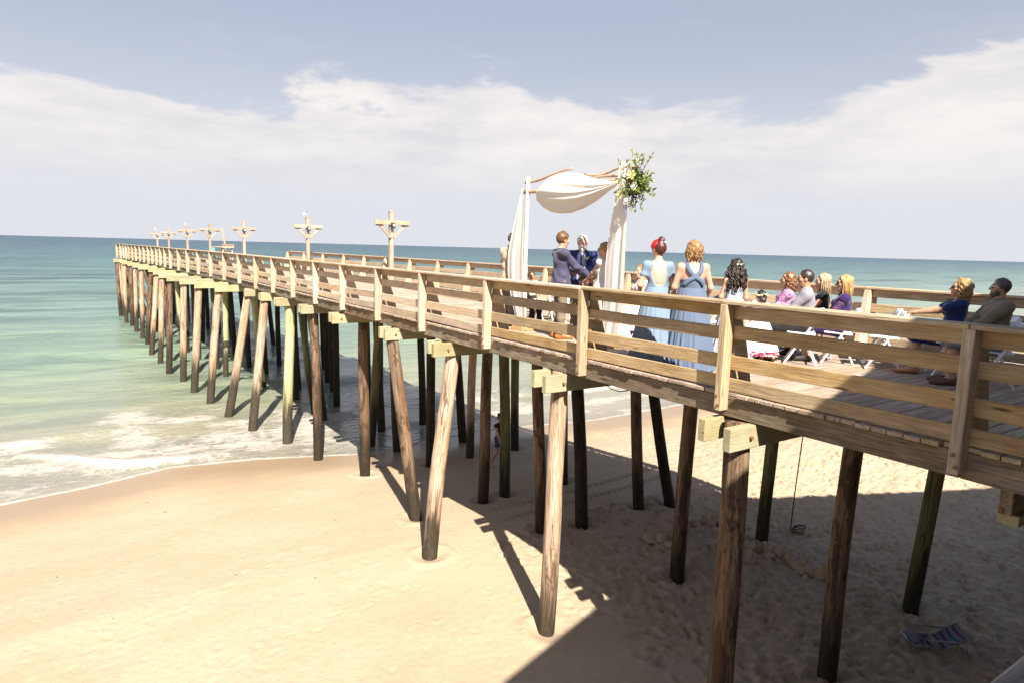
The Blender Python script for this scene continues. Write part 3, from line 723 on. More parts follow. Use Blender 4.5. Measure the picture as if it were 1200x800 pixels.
MT['glass'] = plain('window_glass', (.04, .05, .06), .05, .1)
make_house()
# ================================================================ figures: smooth signed-distance bodies meshed with surface nets
def surface_net(D, lo, h):
    S = D < 0
    nx, ny, nz = D.shape
    c = [(i, j, k) for i in (0, 1) for j in (0, 1) for k in (0, 1)]
    sub = lambda A, o: A[o[0]:nx-1+o[0], o[1]:ny-1+o[1], o[2]:nz-1+o[2]]
    cnt = sum(sub(S, o).astype(np.int8) for o in c)
    act = (cnt > 0) & (cnt < 8)
    idx = -np.ones(act.shape, np.int64); ii = np.argwhere(act); idx[act] = np.arange(len(ii))
    acc = np.zeros((len(ii), 3)); n = np.zeros(len(ii))
    for a in c:
        for ax in range(3):
            if a[ax]: continue
            b = list(a); b[ax] = 1
            da = D[ii[:, 0]+a[0], ii[:, 1]+a[1], ii[:, 2]+a[2]]; db = D[ii[:, 0]+b[0], ii[:, 1]+b[1], ii[:, 2]+b[2]]
            m = (da < 0) != (db < 0); t = np.where(m, da/np.where(m, da-db, 1), 0)
            p = np.repeat(np.array(a, float)[None], len(ii), 0); p[:, ax] += t
            acc[m] += p[m]; n += m
    V = lo + (ii+acc/np.maximum(n, 1)[:, None])*h
    F = []
    for ax in range(3):
        u, v = [(1, 2), (2, 0), (0, 1)][ax]
        sl0 = [slice(1, -1)]*3; sl1 = [slice(1, -1)]*3; sl0[ax] = slice(0, D.shape[ax]-1); sl1[ax] = slice(1, D.shape[ax])
        A, B = S[tuple(sl0)], S[tuple(sl1)]
        e = np.argwhere(A != B); flip = A[A != B]
        base = e.copy()
        for k in (u, v): base[:, k] += 1
        q = []
        for du, dv in ((-1, -1), (0, -1), (0, 0), (-1, 0)):
            w = base.copy(); w[:, u] += du; w[:, v] += dv
            q.append(idx[w[:, 0], w[:, 1], w[:, 2]])
        q = np.stack(q, 1); q[~flip] = q[~flip][:, ::-1]
        F.append(q)
    F = np.concatenate(F); F = F[(F >= 0).all(1)]
    return V, F
def A3(p): return np.asarray(p, np.float64)
def cap(a, b, ra, rb=None, k=None): return ('c', A3(a), A3(b), ra, ra if rb is None else rb, k)
def ell(c, r, R=None, k=None): return ('e', A3(c), A3(r), np.eye(3) if R is None else np.asarray(R), None, k)
def sub(p): return ('-',)+p
def prim_bounds(p):
    if p[0] == 'c': m = max(p[3], p[4]); return np.minimum(p[1], p[2])-m, np.maximum(p[1], p[2])+m
    m = max(p[2]); return p[1]-m, p[1]+m
def prim_eval(p, P):
    if p[0] == 'c':
        a, b = p[1], p[2]; ba = b-a; d = P-a
        t = np.clip((d @ ba)/max(1e-9, ba @ ba), 0, 1)
        return np.linalg.norm(d-t[..., None]*ba, axis=-1)-(p[3]+(p[4]-p[3])*t)
    q = (P-p[1]) @ p[3]; k0 = np.linalg.norm(q/p[2], axis=-1); k1 = np.linalg.norm(q/p[2]**2, axis=-1)
    return k0*(k0-1)/np.maximum(k1, 1e-6)
def sdf(prims, h=.013, k=.03, disp=None, clip=None, pad=.05):
    pos = [p for p in prims if p[0] != '-']
    bl = np.min([prim_bounds(p)[0] for p in pos], 0)-pad; bh = np.max([prim_bounds(p)[1] for p in pos], 0)+pad
    n = np.ceil((bh-bl)/h).astype(int)+2
    ax = [bl[i]+np.arange(n[i])*h for i in range(3)]
    D = np.full(n, .12)
    for p in prims:
        neg = p[0] == '-'; q = p[1:] if neg else p
        a, b = prim_bounds(q)
        i0 = np.maximum(0, ((a-bl-.075)/h).astype(int)); i1 = np.minimum(n, ((b-bl+.075)/h).astype(int)+2)
        if (i1 <= i0).any(): continue
        s = tuple(slice(x, y) for x, y in zip(i0, i1))
        G = np.stack(np.meshgrid(*[ax[i][s[i]] for i in range(3)], indexing='ij'), -1)
        d = np.minimum(prim_eval(q, G), .12); kk = q[5] if q[5] else k; o = D[s]
        if neg:
            w = np.clip(.5-.5*(o+d)/kk, 0, 1); D[s] = o*(1-w)-d*w+kk*w*(1-w)
        else:
            w = np.clip(.5+.5*(o-d)/kk, 0, 1); D[s] = o*(1-w)+d*w-kk*w*(1-w)
    if disp or clip:
        m = np.abs(D) < .06 if not clip else D < .06
        I = np.argwhere(m); P = bl+I*h
        if disp: D[m] += disp(P)
        if clip: D[m] = np.maximum(D[m], clip(P))
    return surface_net(D, bl, h)
def rot(yaw=0, pitch=0, roll=0):
    # yaw to the left is positive, pitch down is positive
    cy, sy, cp, sp, cr, sr = math.cos(yaw), math.sin(yaw), math.cos(pitch), math.sin(pitch), math.cos(roll), math.sin(roll)
    return np.array([[cy, -sy, 0], [sy, cy, 0], [0, 0, 1]]) @ np.array([[1, 0, 0], [0, cp, sp], [0, -sp, cp]]) @ np.array([[cr, 0, sr], [0, 1, 0], [-sr, 0, cr]])
def skin_mat(name, c):
    m, nt, b = new_mat(name)
    tc = N(nt, 'ShaderNodeTexCoord').outputs['Object']
    n = NOISE(nt, tc, 14, 4)
    nt.links.new(MIX(nt, n, C4([c[0]*.86, c[1]*.78, c[2]*.74]), C4([min(1, c[0]*1.12), c[1]*1.12, c[2]*1.1])), b.inputs['Base Color'])
    b.inputs['Roughness'].default_value = .5; b.inputs['Subsurface Weight'].default_value = .12
    b.inputs['Subsurface Radius'].default_value = (.02, .008, .004); b.inputs['Subsurface Scale'].default_value = .5
    return m
def hair_mat(name, a, c, sc=(38, 38, 7)):
    m, nt, b = new_mat(name)
    tc = N(nt, 'ShaderNodeTexCoord').outputs['Object']
    n = NOISE(nt, VSCALE(nt, tc, sc), 1, 4, .7, .6)
    nt.links.new(RAMP(nt, n, [(.32, a), (.66, c)]), b.inputs['Base Color']); b.inputs['Roughness'].default_value = .45
    nt.links.new(N(nt, 'ShaderNodeBump', {'Strength': .35, 'Distance': .005, 'Height': n}).outputs[0], b.inputs['Normal'])
    return m
def cloth(name, c, var=.10, rough=.8, sc=120):
    m, nt, b = new_mat(name)
    tc = N(nt, 'ShaderNodeTexCoord').outputs['Object']
    n = NOISE(nt, tc, 5, 3); w = NOISE(nt, tc, sc, 2)
    col = MIX(nt, n, C4([x*(1-var) for x in c]), C4([min(1, x*(1+var)) for x in c]))
    nt.links.new(col, b.inputs['Base Color']); b.inputs['Roughness'].default_value = rough
    b.inputs['Sheen Weight'].default_value = .15; b.inputs['Specular IOR Level'].default_value = .25
    nt.links.new(N(nt, 'ShaderNodeBump', {'Strength': .25, 'Distance': .004, 'Height': M_(nt, 'ADD', w, M_(nt, 'MULTIPLY', n, 2.0))}).outputs[0], b.inputs['Normal'])
    return m
def print_cloth(name, cols, sc=22, interp='CONSTANT'):
    m, nt, b = new_mat(name)
    tc = N(nt, 'ShaderNodeTexCoord').outputs['Object']
    n = NOISE(nt, tc, sc, 3, .6, .8)
    k = len(cols); nt.links.new(RAMP(nt, n, [(.28+.44*i/k, c) for i, c in enumerate(cols)], interp), b.inputs['Base Color'])
    b.inputs['Roughness'].default_value = .8; return m
SK = dict(fair=skin_mat('fair_skin', (.56, .34, .24)), tan=skin_mat('tanned_skin', (.42, .24, .155)), rosy=skin_mat('rosy_skin', (.54, .31, .225)), brown=skin_mat('brown_skin', (.36, .20, .125)))
EYE_M = plain('eye_white', (.38, .33, .30), .2, .02); IRIS = plain('dark_iris', (.03, .02, .015), .2)
LIP = plain('lip_skin', (.36, .13, .11), .45); BROW = plain('brow_hair', (.09, .055, .03), .7)
BLACKG = plain('black_sunglasses', (.01, .01, .012), .12); WHITEG = plain('white_sunglasses', (.75, .75, .75), .3)

class Figure:
    """one person: joints in metres, facing +Y, feet (or the seat's floor point) at the origin"""
    def __init__(s, name, at, face, label, H=1.72, sex='f', pose='stand', build=1.0, skin='fair', lean=0.0, hyaw=0.0, hpitch=0.0, hands=None, poles=None, head=1.0, legs=None, group=None, z=None, hroll=0.0, curl=.5, feet=None):
        s.s = k = H/1.75; s.sex = sex; s.b = build; s.pose = pose
        rz = math.atan2(face[1], face[0])-math.pi/2
        s.root = empty(name, (at[0], at[1], DECK if z is None else z), rz, label=label, cat='person', group=group)
        s.skin = SK[skin]
        f = sex == 'f'; sw = (.160 if f else .195)*k*(.5+.5*build); hw = .092*k
        if pose == 'stand': pz, py = .95*k, 0
        else: pz, py = .55*k+.0, -.02
        L = math.sin(lean), math.cos(lean)
        def up(t, x=0, y=0): return A3((x, py+L[0]*t*k+y*k, pz+L[1]*t*k))
        s.pel = up(0); s.bel = up(.15, 0, .01); s.che = up(.34, 0, .005); s.neck = up(.50, 0, -.005); s.hc = up(.675, 0, .02)
        s.sh = [up(.455, -sw, -.01), up(.455, sw, -.01)]
        s.hip = [A3((-hw, py, pz-.02*k)), A3((hw, py, pz-.02*k))]
        s.tilt = np.array([[1, 0, 0], [0, L[1], L[0]], [0, -L[0], L[1]]])
        if legs: s.knee, s.ank, s.toe = [[A3(p)*k for p in q] for q in legs]
        elif pose == 'stand':
            s.knee = [A3((-.10, .03, .50))*k, A3((.10, .02, .50))*k]; s.ank = [A3((-.10, -.02, .085))*k, A3((.11, -.02, .085))*k]
            s.toe = [A3((-.13, .15, .03))*k, A3((.14, .15, .03))*k]
        else:
            s.knee = [A3((-.11, .43, .53))*k, A3((.10, .43, .53))*k]; s.ank = [A3((-.11, .42, .09))*k, A3((.10, .38, .09))*k]
            s.toe = [A3((-.13, .60, .035))*k, A3((.12, .56, .035))*k]
        if hands is None:
            hands = [(-.27, .06, .80), (.27, .06, .80)] if pose == 'stand' else [(-.09, .33, .63), (.09, .33, .63)]
        s.el = []; s.wr = []; s.hd = []
        for i, h in enumerate(hands):
            S = s.sh[i]; T = A3(h)*k; l1, l2 = .29*k, .255*k
            d = T-S; dist = np.linalg.norm(d)
            if dist > (l1+l2)*.995: T = S+d/dist*(l1+l2)*.995; d = T-S; dist = np.linalg.norm(d)
            pole = A3(poles[i]) if poles else A3((-.45 if i == 0 else .45, -.6, -.7))
            n = d/dist; a = (l1*l1-l2*l2+dist*dist)/(2*dist); hh = math.sqrt(max(0, l1*l1-a*a))
            pv = pole-n*(pole @ n); pv /= np.linalg.norm(pv)
            E = S+n*a+pv*hh; s.el.append(E); s.wr.append(T); s.hd.append((T-E)/np.linalg.norm(T-E))
        s.hs = head*k*1.02; s.HR = s.tilt @ rot(hyaw, hpitch, hroll) if False else rot(hyaw, hpitch, hroll)
        s.feet = feet
        s.curl = curl
        s.make_body()
    # ---- primitives
    def H(s, p): return s.hc + s.HR @ (A3(p)*s.hs)
    def he(s, c, r, k=None): return ell(s.H(c), A3(r)*s.hs, s.HR, k)
    def hcp(s, a, b, ra, rb=None, k=None): return cap(s.H(a), s.H(b), ra*s.hs, (ra if rb is None else rb)*s.hs, k)
    def torso(s, g=0.0, low=True, shoulders=True, bust=True):
        k, b = s.s, s.b; f = s.sex == 'f'; R = s.tilt.T if False else s.tilt
        q = []
        if low: q.append(ell(s.pel, A3(((.165 if f else .158)*b*k+g, (.118 if f else .112)*b*k+g, .125*k+g)), R, .05))
        q += [ell(s.bel, A3(((.128 if f else .142)*b*k+g, .098*b**1.4*k+g, .16*k+g)), R, .06),
              ell(s.che, A3(((.142 if f else .162)*b*k+g, .108*b*k+g, .175*k+g)), R, .06)]
        if shoulders: q.append(cap(s.sh[0], s.sh[1], (.052 if f else .06)*k+g, None, .06))
        if f and bust and s.s > .9:
            for x in (-.07, .07): q.append(ell(s.che+R @ A3((x*k, .085*k*b, .005)), A3((.062*k+g,)*3), None, .05))
        return q
    def arms(s, g=0.0, upper=1.0, fore=1.0, which=(0, 1)):
        q = []; k = s.s; f = s.sex == 'f'; m = (.046 if f else .053)*(.6+.4*s.b)*k
        for i in which:
            S, E, T = s.sh[i], s.el[i], s.wr[i]
            q.append(cap(S, S+(E-S)*upper, m+g*.8, m*.82+g if upper == 1 else m*.95+g, .03))
            if fore > 0 and upper == 1: q.append(cap(E, E+(T-E)*fore, m*.82+g, m*(.82-.24*fore)+g, .03))
        return q
    def legs(s, g=0.0, thigh=1.0, shin=1.0, taper=0.0):
        q = []; k = s.s; b = .5+.5*s.b
        for i in (0, 1):
            a, c, e = s.hip[i], s.knee[i], s.ank[i]
            q.append(cap(a, a+(c-a)*thigh, .088*b*k+g, (.088+(.058-.088)*thigh)*b*k+g, .05))
            if shin > 0 and thigh == 1:
                mid = c+(e-c)*.3+A3((0, -.018*k if s.pose == 'stand' else -.016*k, 0))
                q.append(cap(c, mid, .057*b*k+g, .056*b*k+g, .03)); q.append(cap(mid, c+(e-c)*shin, .056*b*k+g, (.056-.018*shin)*b*k+g+taper, .03))
        return q
    def foot(s, g=0.0):
        q = []; k = s.s
        for i in (0, 1):
            a, t = s.ank[i], s.toe[i]; d = t-a; d[2] = 0; d /= np.linalg.norm(d)
            heel = A3((a[0], a[1], t[2]+.012*k))-d*.04*k
            q += [cap(a, heel, .036*k+g, .034*k+g, .03), cap(a-A3((0, 0, .01)), A3((*t[:2], t[2]))-d*.03*k, .036*k+g, .032*k+g, .03), cap(heel, t, .034*k+g, .030*k+g, .03)]
            q.append(cap(t-d*.02*k+np.cross(d, (0, 0, 1))*.02*k, t+d*.035*k, .024*k+g, .02*k+g, .02))
        return q
    def headp(s, g=0.0):
        return [s.he((0, -.008, .03), (.076+g, .098+g, .096+g), .03), s.he((0, .022, -.03), (.062+g, .072+g, .088+g), .03), s.he((0, .062, -.092), (.028+g, .026+g, .022+g), .03)]
    def make_body(s):
        k = s.s; V, F = sdf(s.torso() + s.arms() + s.legs() + s.foot() + [cap(s.neck+A3((0, 0, -.03*k)), s.hc+A3((0, -.01*k, -.04*k)), (.05 if s.sex == 'f' else .058)*k, None, .04)] + s.headp(), .0145, .03)
        parts = [(V, F)]
        hp = s.headp() + [s.hcp((0, .088, .018), (0, .116, -.022), .009, .0145, .012), s.hcp((-.012, .096, -.026), (.012, .096, -.026), .011, None, .01),
                          s.hcp((-.04, .078, .036), (.04, .078, .036), .012, None, .02), s.hcp((-.02, .086, -.058), (.02, .086, -.058), .0095, None, .012),
                          s.he((-.05, .06, -.012), (.022, .02, .02), .02), s.he((.05, .06, -.012), (.022, .02, .02), .02),
                          s.he((-.076, -.008, -.002), (.011, .022, .033), .01), s.he((.076, -.008, -.002), (.011, .022, .033), .01),
                          sub(s.he((-.032, .098, .012), (.017, .014, .012), .012)), sub(s.he((.032, .098, .012), (.017, .014, .012), .012))]
        parts.append(sdf(hp, .0065, .02))
        for i in (0, 1):
            w, d = s.wr[i], s.hd[i]; sx = -1 if i == 0 else 1
            side = np.cross(d, A3((0, 0, 1.0))); side = side/np.linalg.norm(side) if np.linalg.norm(side) > .3 else A3((0, 1.0, 0))
            if d[2] < -.75: side = A3((0, 1.0, 0))-d*d[1]; side /= np.linalg.norm(side)
            nrm = np.cross(side, d)
            if nrm[0]*sx > 0 and d[2] < -.75: nrm = -nrm
            if d[2] >= -.75 and nrm[2] > 0: nrm = -nrm           # palm faces down or inwards
            inner = A3((-sx, 0, 0)); th = side if (side @ (A3((0, 1, 0)) if d[2] < -.75 else inner)) > 0 else -side
            q = []
            for j in range(4):
                o = (1.5-j)*.0195*k
                a = w+d*.012*k+th*o*.55; b = w+d*.088*k+th*o
                q.append(cap(a, b, .017*k, .0125*k, .012))
                ln = (.040, .046, .043, .033)[j]*k; c1 = s.curl*(.55+.12*j); c2 = s.curl*(1.25+.1*j)
                d1 = d*math.cos(c1)+nrm*math.sin(c1); d2 = d*math.cos(c2)+nrm*math.sin(c2)
                m = b+d1*ln; q += [cap(b, m, .0105*k, .0092*k, .006), cap(m, m+d2*ln*.95, .0092*k, .0075*k, .006)]
            t0 = w+d*.03*k+th*.022*k; t1 = t0+(d*.55+th*.75+nrm*.3)*.042*k
            q += [cap(t0, t1, .0145*k, .0115*k, .01), cap(t1, t1+(d*.85+th*.25+nrm*.35)*.034*k, .0112*k, .009*k, .006)]
            q.append(cap(w-d*.05*k, w+d*.03*k, .026*k, .024*k, .012))
            parts.append(sdf(q, .0058, .008, pad=.03))
        vs = []; fs = []; o = 0
        for v, f in parts: vs.append(v); fs.append(f+o); o += len(v)
        s.body = link('body', mesh('body', np.concatenate(vs), np.concatenate(fs), True, s.skin), s.root)
        for nm, p, r, m in (('eye', (-.032, .0805, .012), .0122, EYE_M), ('eye', (.032, .0805, .012), .0122, EYE_M)):
            e = s.part(nm, [s.he(p, (r,)*3)], m, h=.0045, k=.001)
            s.part('iris', [s.he((p[0], p[1]+.0075, p[2]-.002), (.0068,)*3)], IRIS, h=.0035, k=.001, parent=e)
        s.part('lips', [s.hcp((-.019, .089, -.0555), (.019, .089, -.0555), .0075), s.hcp((-.012, .094, -.0565), (.012, .094, -.0565), .0075)], LIP, h=.0045, k=.004)
    def part(s, name, prims, mat, h=.012, k=.03, disp=None, clip=None, parent=None):
        V, F = sdf(prims, h, k, disp, clip, pad=.03)
        o = link(name, mesh(name, V, F, True, mat), parent or s.root); return o
    def brows(s, mat=None):
        for x in (-1, 1): s.part('eyebrow', [s.hcp((x*.018, .094, .038), (x*.047, .080, .038), .0062, .004)], mat or BROW, h=.0045, k=.003)
    def folds(s, amp=.006, f=26, sd=1):
        return lambda P: amp*(np.sin((P[:, 2]*.85+P[:, 0]*.5)*f*1.25+9*vnoise(P*4.5, sd))*.8+2.2*(vnoise(P*10, sd+3)-.5))
    # ---- clothes
    def top(s, name, mat, g=.014, upper=1.0, fore=1.0, low=True, neck=.0, extra=(), clip=None, amp=.009, cut=()):
        q = s.torso(g, low) + s.arms(g*1.1, upper, fore) + list(extra)
        q += [cap(s.neck+A3((0, 0, -.05*s.s)), s.neck+A3((0, .0, .008)), .058*s.s+g*.8, None, .03)]
        q += [sub(c) for c in cut]
        return s.part(name, q, mat, disp=s.folds(amp), clip=clip)
    def trousers(s, mat, g=.016, name='trousers', shin=.93, thigh=1.0):
        zc = s.bel[2]+.01
        return s.part(name, s.torso(g*.8, True, False, False)[:2] + s.legs(g, thigh, shin, .014), mat, disp=s.folds(.008, 30, 2), clip=lambda P: P[:, 2]-zc)
    def shoes(s, mat, g=.008, name='shoe', low=None):
        f = s.foot(g)
        for i in (0, 1):
            q = f[i*4:i*4+4]
            s.part(name, q, mat, h=.01, k=.02, clip=lambda P: np.maximum(P[:, 2]-(low or .095*s.s), .004-P[:, 2]))
    def skirt(s, mat, z0, z1, r0, r1, n=16, amp=.25, off=(0, 0), name='skirt', parent=None, sd=0, lean=(0, 0), hem=0.0, rings=22):
        m = 128; V = []; F = []; rr = np.random.default_rng(sd+5)
        ph = rr.uniform(0, 6.28, 4)
        th = np.arange(m)/m*2*math.pi
        for i in range(rings+1):
            t = i/rings; z = z0+(z1-z0)*t
            a, b = r0[0]+(r1[0]-r0[0])*t**.8, r0[1]+(r1[1]-r0[1])*t**.8
            w = np.abs(np.sin(n/2*th+ph[0]+.5*np.sin(2*th+ph[1])+.25*t*np.sin(3*th)))**.8-.5
            w2 = np.sin(n*1.7*th+ph[2]+t*.7)*.35
            f = 1+amp*(.12+.88*t)*(w+w2)*.5
            x = np.cos(th)*a*f+off[0]+lean[0]*t; y = np.sin(th)*b*f+off[1]+lean[1]*t
            zz = z+hem*t*(np.sin(3*th+ph[3])*.5)
            V += list(np.stack([x, y, np.maximum(zz, .006)], -1))
        for i in range(rings):
            for j in range(m): F.append((i*m+j, (i+1)*m+j, (i+1)*m+(j+1) % m, i*m+(j+1) % m))
        F.append(tuple(range(m))[::-1])
        return link(name, mesh(name, V, np.array([f for f in F if len(f) == 4]), True, mat), parent or s.root)
    def ribbon(s, name, pts, w, mat):
        C = [Vector(p) for p in pts]; fine = []
        for i in range(len(C)-1):
            a, b_, c_, d_ = C[max(i-1, 0)], C[i], C[i+1], C[min(i+2, len(C)-1)]
            for k in range(8):
                t = k/8; fine.append(.5*((2*b_)+(c_-a)*t+(2*a-5*b_+4*c_-d_)*t*t+(3*b_-a-3*c_+d_)*t**3))
        fine.append(C[-1]); V = []; F = []
        for i, p in enumerate(fine):
            t = (fine[min(i+1, len(fine)-1)]-fine[max(i-1, 0)]).normalized()
            n = Vector((p.x-s.che[0], (p.y-s.che[1])*1.4, max(0, p.z-s.sh[0][2])*3)).normalized(); u = t.cross(n).normalized(); n = u.cross(t)
            for q in (-1, -.4, .4, 1): V.append(p+u*q*w/2+n*(.004 if abs(q) < .9 else -.004))
            for q in (1, -1): V.append(p+u*q*w/2-n*.02)
        m = len(fine)
        for i in range(m-1):
            for k in range(6): F.append((i*6+k, i*6+(k+1) % 6, (i+1)*6+(k+1) % 6, (i+1)*6+k))
        return link(name, mesh(name, V, np.array(F), True, mat), s.root)
    # ---- hair
    def hair(s, mat, prims, name='hair', h=.0075, k=.02, amp=.009, fr=(42, 42, 20), clip=None, parent=None):
        fr = A3(fr)
        dd = lambda P: amp*2*(vnoise(((P-s.hc) @ s.HR)/s.hs*fr, 9)-.5)
        cl = (lambda P: clip(((P-s.hc) @ s.HR)/s.hs)*s.hs) if clip else None
        return s.part(name, prims, mat, h, k, dd, cl, parent)
    def short_hair(s, mat, g=.012, low=-.04, front=.058, **kw):
        return s.hair(mat, [s.he((0, -.012, .036), (.078+g, .098+g, .098+g))], clip=lambda q: np.minimum(np.maximum(q[:, 1]-front-.55*np.maximum(-.13, np.minimum(0, q[:, 2]-.075)), (low+.055*np.clip((q[:, 1]+.03)/.07, 0, 2))-q[:, 2]), 9), **kw)
    def curls(s, mat, n, spread, length, r=.009, tilt=0.0, parent=None, start=(-.015, .07), sd=1, coil=.016, backonly=True, turns=3.2, front=.02):
        rr = random.Random(sd); mb = MB()
        for i in range(n):
            a = rr.uniform(math.pi*1.0-.25, 2*math.pi+.25) if backonly else rr.uniform(-.6, math.pi+.6)+math.pi
            rad = spread*(.75+.35*rr.random()); z0 = rr.uniform(*start)
            k = math.sqrt(max(.1, 1-(max(0, z0)/.14)**2))
            b = A3((math.cos(a)*.088*k, math.sin(a)*.105*k-.01, z0)); e = A3((math.cos(a)*rad, math.sin(a)*rad*.9-.01+front*0, z0-length*rr.uniform(.75, 1.12)))
            mid = (b+e)/2+A3((math.cos(a)*.03, math.sin(a)*.03, length*.14)); ph = rr.uniform(0, 6.28); pts = []; rs = []
            m = 22; tn = turns*rr.uniform(.8, 1.25)
            for j in range(m+1):
                t = j/m; p = (1-t)**2*b+2*t*(1-t)*mid+t*t*e
                c = coil*min(1, t*2.5); q = p+A3((math.cos(ph+t*tn*6.28)*c, math.sin(ph+t*tn*6.28)*c, 0))
                pts.append(s.H(q)); rs.append(r*s.hs*(1-.55*t**2)*(.7+.3*min(1, t*6)))
            mb.tube(pts, rs, 5)
        return link('curl_strands', mesh('curls', mb.v, mb.f, True, mat), parent or s.root)
    def sunglasses(s, frame, lens):
        o = s.part('sunglasses', [s.hcp((-.056, .094, .016), (.056, .094, .016), .0075)] + [s.hcp((x*.066, .08, .016), (x*.078, -.01, .016), .005) for x in (-1, 1)] + [s.hcp((x*.056, .094, .016), (x*.068, .08, .016), .0065) for x in (-1, 1)], frame, h=.0048, k=.004)
        for x in (-1, 1): s.part('lens', [s.he((x*.032, .096, .008), (.024, .008, .019))], lens, h=.0045, k=.003, parent=o)
        return o
# ================================================================ the wedding party
NAVY = cloth('navy_suit_cloth', (.055, .052, .098)); NAVY2 = cloth('dark_navy_jacket_cloth', (.018, .028, .11)); WHITE = cloth('white_cotton', (.64, .62, .59), .04)
TAUPE = cloth('taupe_trouser_cloth', (.17, .135, .10)); LAV = cloth('lavender_shirt_cloth', (.36, .38, .62)); TANJ = cloth('tan_linen_jacket', (.40, .315, .215))
PALEBLUE = cloth('pale_blue_chiffon', (.165, .225, .305), .08); DUSKBLUE = cloth('dusty_blue_jersey', (.10, .132, .20), .1); LEATHER = plain('tan_shoe_leather', (.42, .13, .04), .4)
BLACK = cloth('black_cloth', (.014, .013, .013)); DSHOE = plain('dark_shoe', (.03, .025, .02), .5)
H_BROWN = hair_mat('short_brown_hair', (.055, .025, .009), (.16, .08, .032)); H_WHITE = hair_mat('white_hair', (.42, .40, .37), (.72, .70, .66))
H_DBLOND = hair_mat('dark_blonde_hair', (.12, .062, .022), (.36, .21, .085)); H_BLACK = hair_mat('black_curly_hair', (.007, .005, .004), (.045, .028, .02))
H_RED = hair_mat('scarlet_hair', (.30, .004, .008), (.55, .012, .02)); H_DRED = hair_mat('dark_red_hair', (.025, .006, .006), (.10, .02, .016)); H_GINGER = hair_mat('ginger_hair', (.26, .075, .015), (.55, .21, .05))
H_AUB = hair_mat('auburn_streaked_hair', (.04, .014, .007), (.30, .13, .05), (45, 45, 12)); H_BLONDE = hair_mat('golden_blonde_hair', (.24, .12, .035), (.58, .38, .16)); H_PALE = hair_mat('pale_blonde_hair', (.26, .17, .09), (.52, .39, .26))
H_CURLB = hair_mat('curly_blonde_hair', (.14, .07, .02), (.50, .31, .12), (55, 55, 30)); H_DARK = hair_mat('dark_cropped_hair', (.012, .009, .007), (.05, .035, .025)); H_GREYB = hair_mat('greying_dark_hair', (.02, .017, .015), (.10, .085, .075))

# groom, seen from behind, reaching for the bride's hands
g = Figure('person', (7.27, 9.22), (.86, -.28), 'man in navy suit jacket with short brown hair holding hands with the bride', H=1.84, sex='m', skin='rosy', hyaw=.25, hpitch=.12,
           hands=[(.0, .43, 1.06), (.16, .42, 1.05)], curl=.8)
g_hem = g.pel[2]-.20
j = g.top('jacket', NAVY, .022, fore=.95, extra=[cap(g.pel+A3((-.06, 0, -.07)), g.pel+A3((.06, 0, -.07)), .158, None, .05), cap(g.pel+A3((-.06, 0, .08)), g.pel+A3((.06, 0, .08)), .135, None, .05), cap(g.pel+A3((-.07, 0, -.17)), g.pel+A3((.07, 0, -.17)), .160, None, .05)], clip=lambda P: np.where(np.hypot(P[:, 0], P[:, 1]) < .27, g_hem-P[:, 2], -1))
g.part('collar', [cap(g.neck+A3((0, -.005, -.01)), g.neck+A3((0, .0, .03)), .066)], WHITE)
g.trousers(TAUPE, .014); g.shoes(LEATHER)
g.short_hair(H_BROWN, .014, low=-.055, front=.062); g.brows()

# officiant facing the camera with an open book
o = Figure('person', (8.0, 9.53), (-.72, -.69), 'bearded white haired man in navy jacket reading from an open book between the couple', H=1.80, sex='m', skin='rosy', hpitch=.24, hyaw=.1, build=1.12,
           hands=[(-.09, .33, 1.13), (.13, .32, 1.12)], curl=.6)
o.top('shirt', LAV, .014, fore=.9)
ch = o.che
o.top('jacket', NAVY2, .030, fore=.92, extra=[cap(o.pel+A3((-.06, 0, -.07)), o.pel+A3((.06, 0, -.07)), .145, None, .05), cap(o.pel+A3((-.07, 0, -.15)), o.pel+A3((.07, 0, -.15)), .145, None, .05)],
      cut=[ell(ch+A3((0, .15, -.08)), (.085, .10, .34)), ell(ch+A3((0, .13, .16)), (.07, .10, .12))])
o.trousers(TAUPE); o.shoes(DSHOE)
o.short_hair(H_WHITE, .02, low=-.075, front=.074, amp=.006)
bd = [o.he((0, .068, -.088), (.048, .046, .052)), o.he((0, .07, -.13), (.036, .036, .05)), o.he((-.045, .045, -.068), (.026, .045, .045)), o.he((.045, .045, -.068), (.026, .045, .045)), o.hcp((-.026, .103, -.042), (.026, .103, -.042), .0105)]
o.hair(H_WHITE, bd, 'beard', amp=.006); o.brows(H_WHITE)
for x, z in ((.0, .0), (.03, .02), (-.02, .03)):
    o.part('boutonniere_flower', [ell(ch+A3((-.105+x, .145, .06+z)), (.019, .016, .019))], plain('cream_petal', (.75, .66, .30), .6) if 'cream_petal' not in bpy.data.materials else bpy.data.materials['cream_petal'], h=.006, k=.004)
o.part('necktie', [cap(ch+A3((0, .128, .11)), ch+A3((0, .135, -.16)), .014, .026)], NAVY, h=.008)
bk = empty('open_book', (0, 0, 0), label='small open white book held by the bearded man', cat='book')
hp = W(o.root) @ Vector(o.wr[0]*.5+o.wr[1]*.5+A3((.01, .10, .035)))
bk.matrix_basis = Matrix.Translation(hp) @ Matrix.Rotation(math.atan2(-.69, -.72)-math.pi/2, 4, 'Z') @ Matrix.Rotation(-.5, 4, 'X')
for sx in (-1, 1):
    link('page', box_mesh(.13, .19, .010, WHITE, .002), bk, None, None, Matrix.Translation((sx*.066, 0, .006)) @ Matrix.Rotation(-sx*.12, 4, 'Y'))
link('cover', box_mesh(.275, .20, .006, WHITE, .002), bk, None, None, Matrix.Translation((0, 0, -.012)))

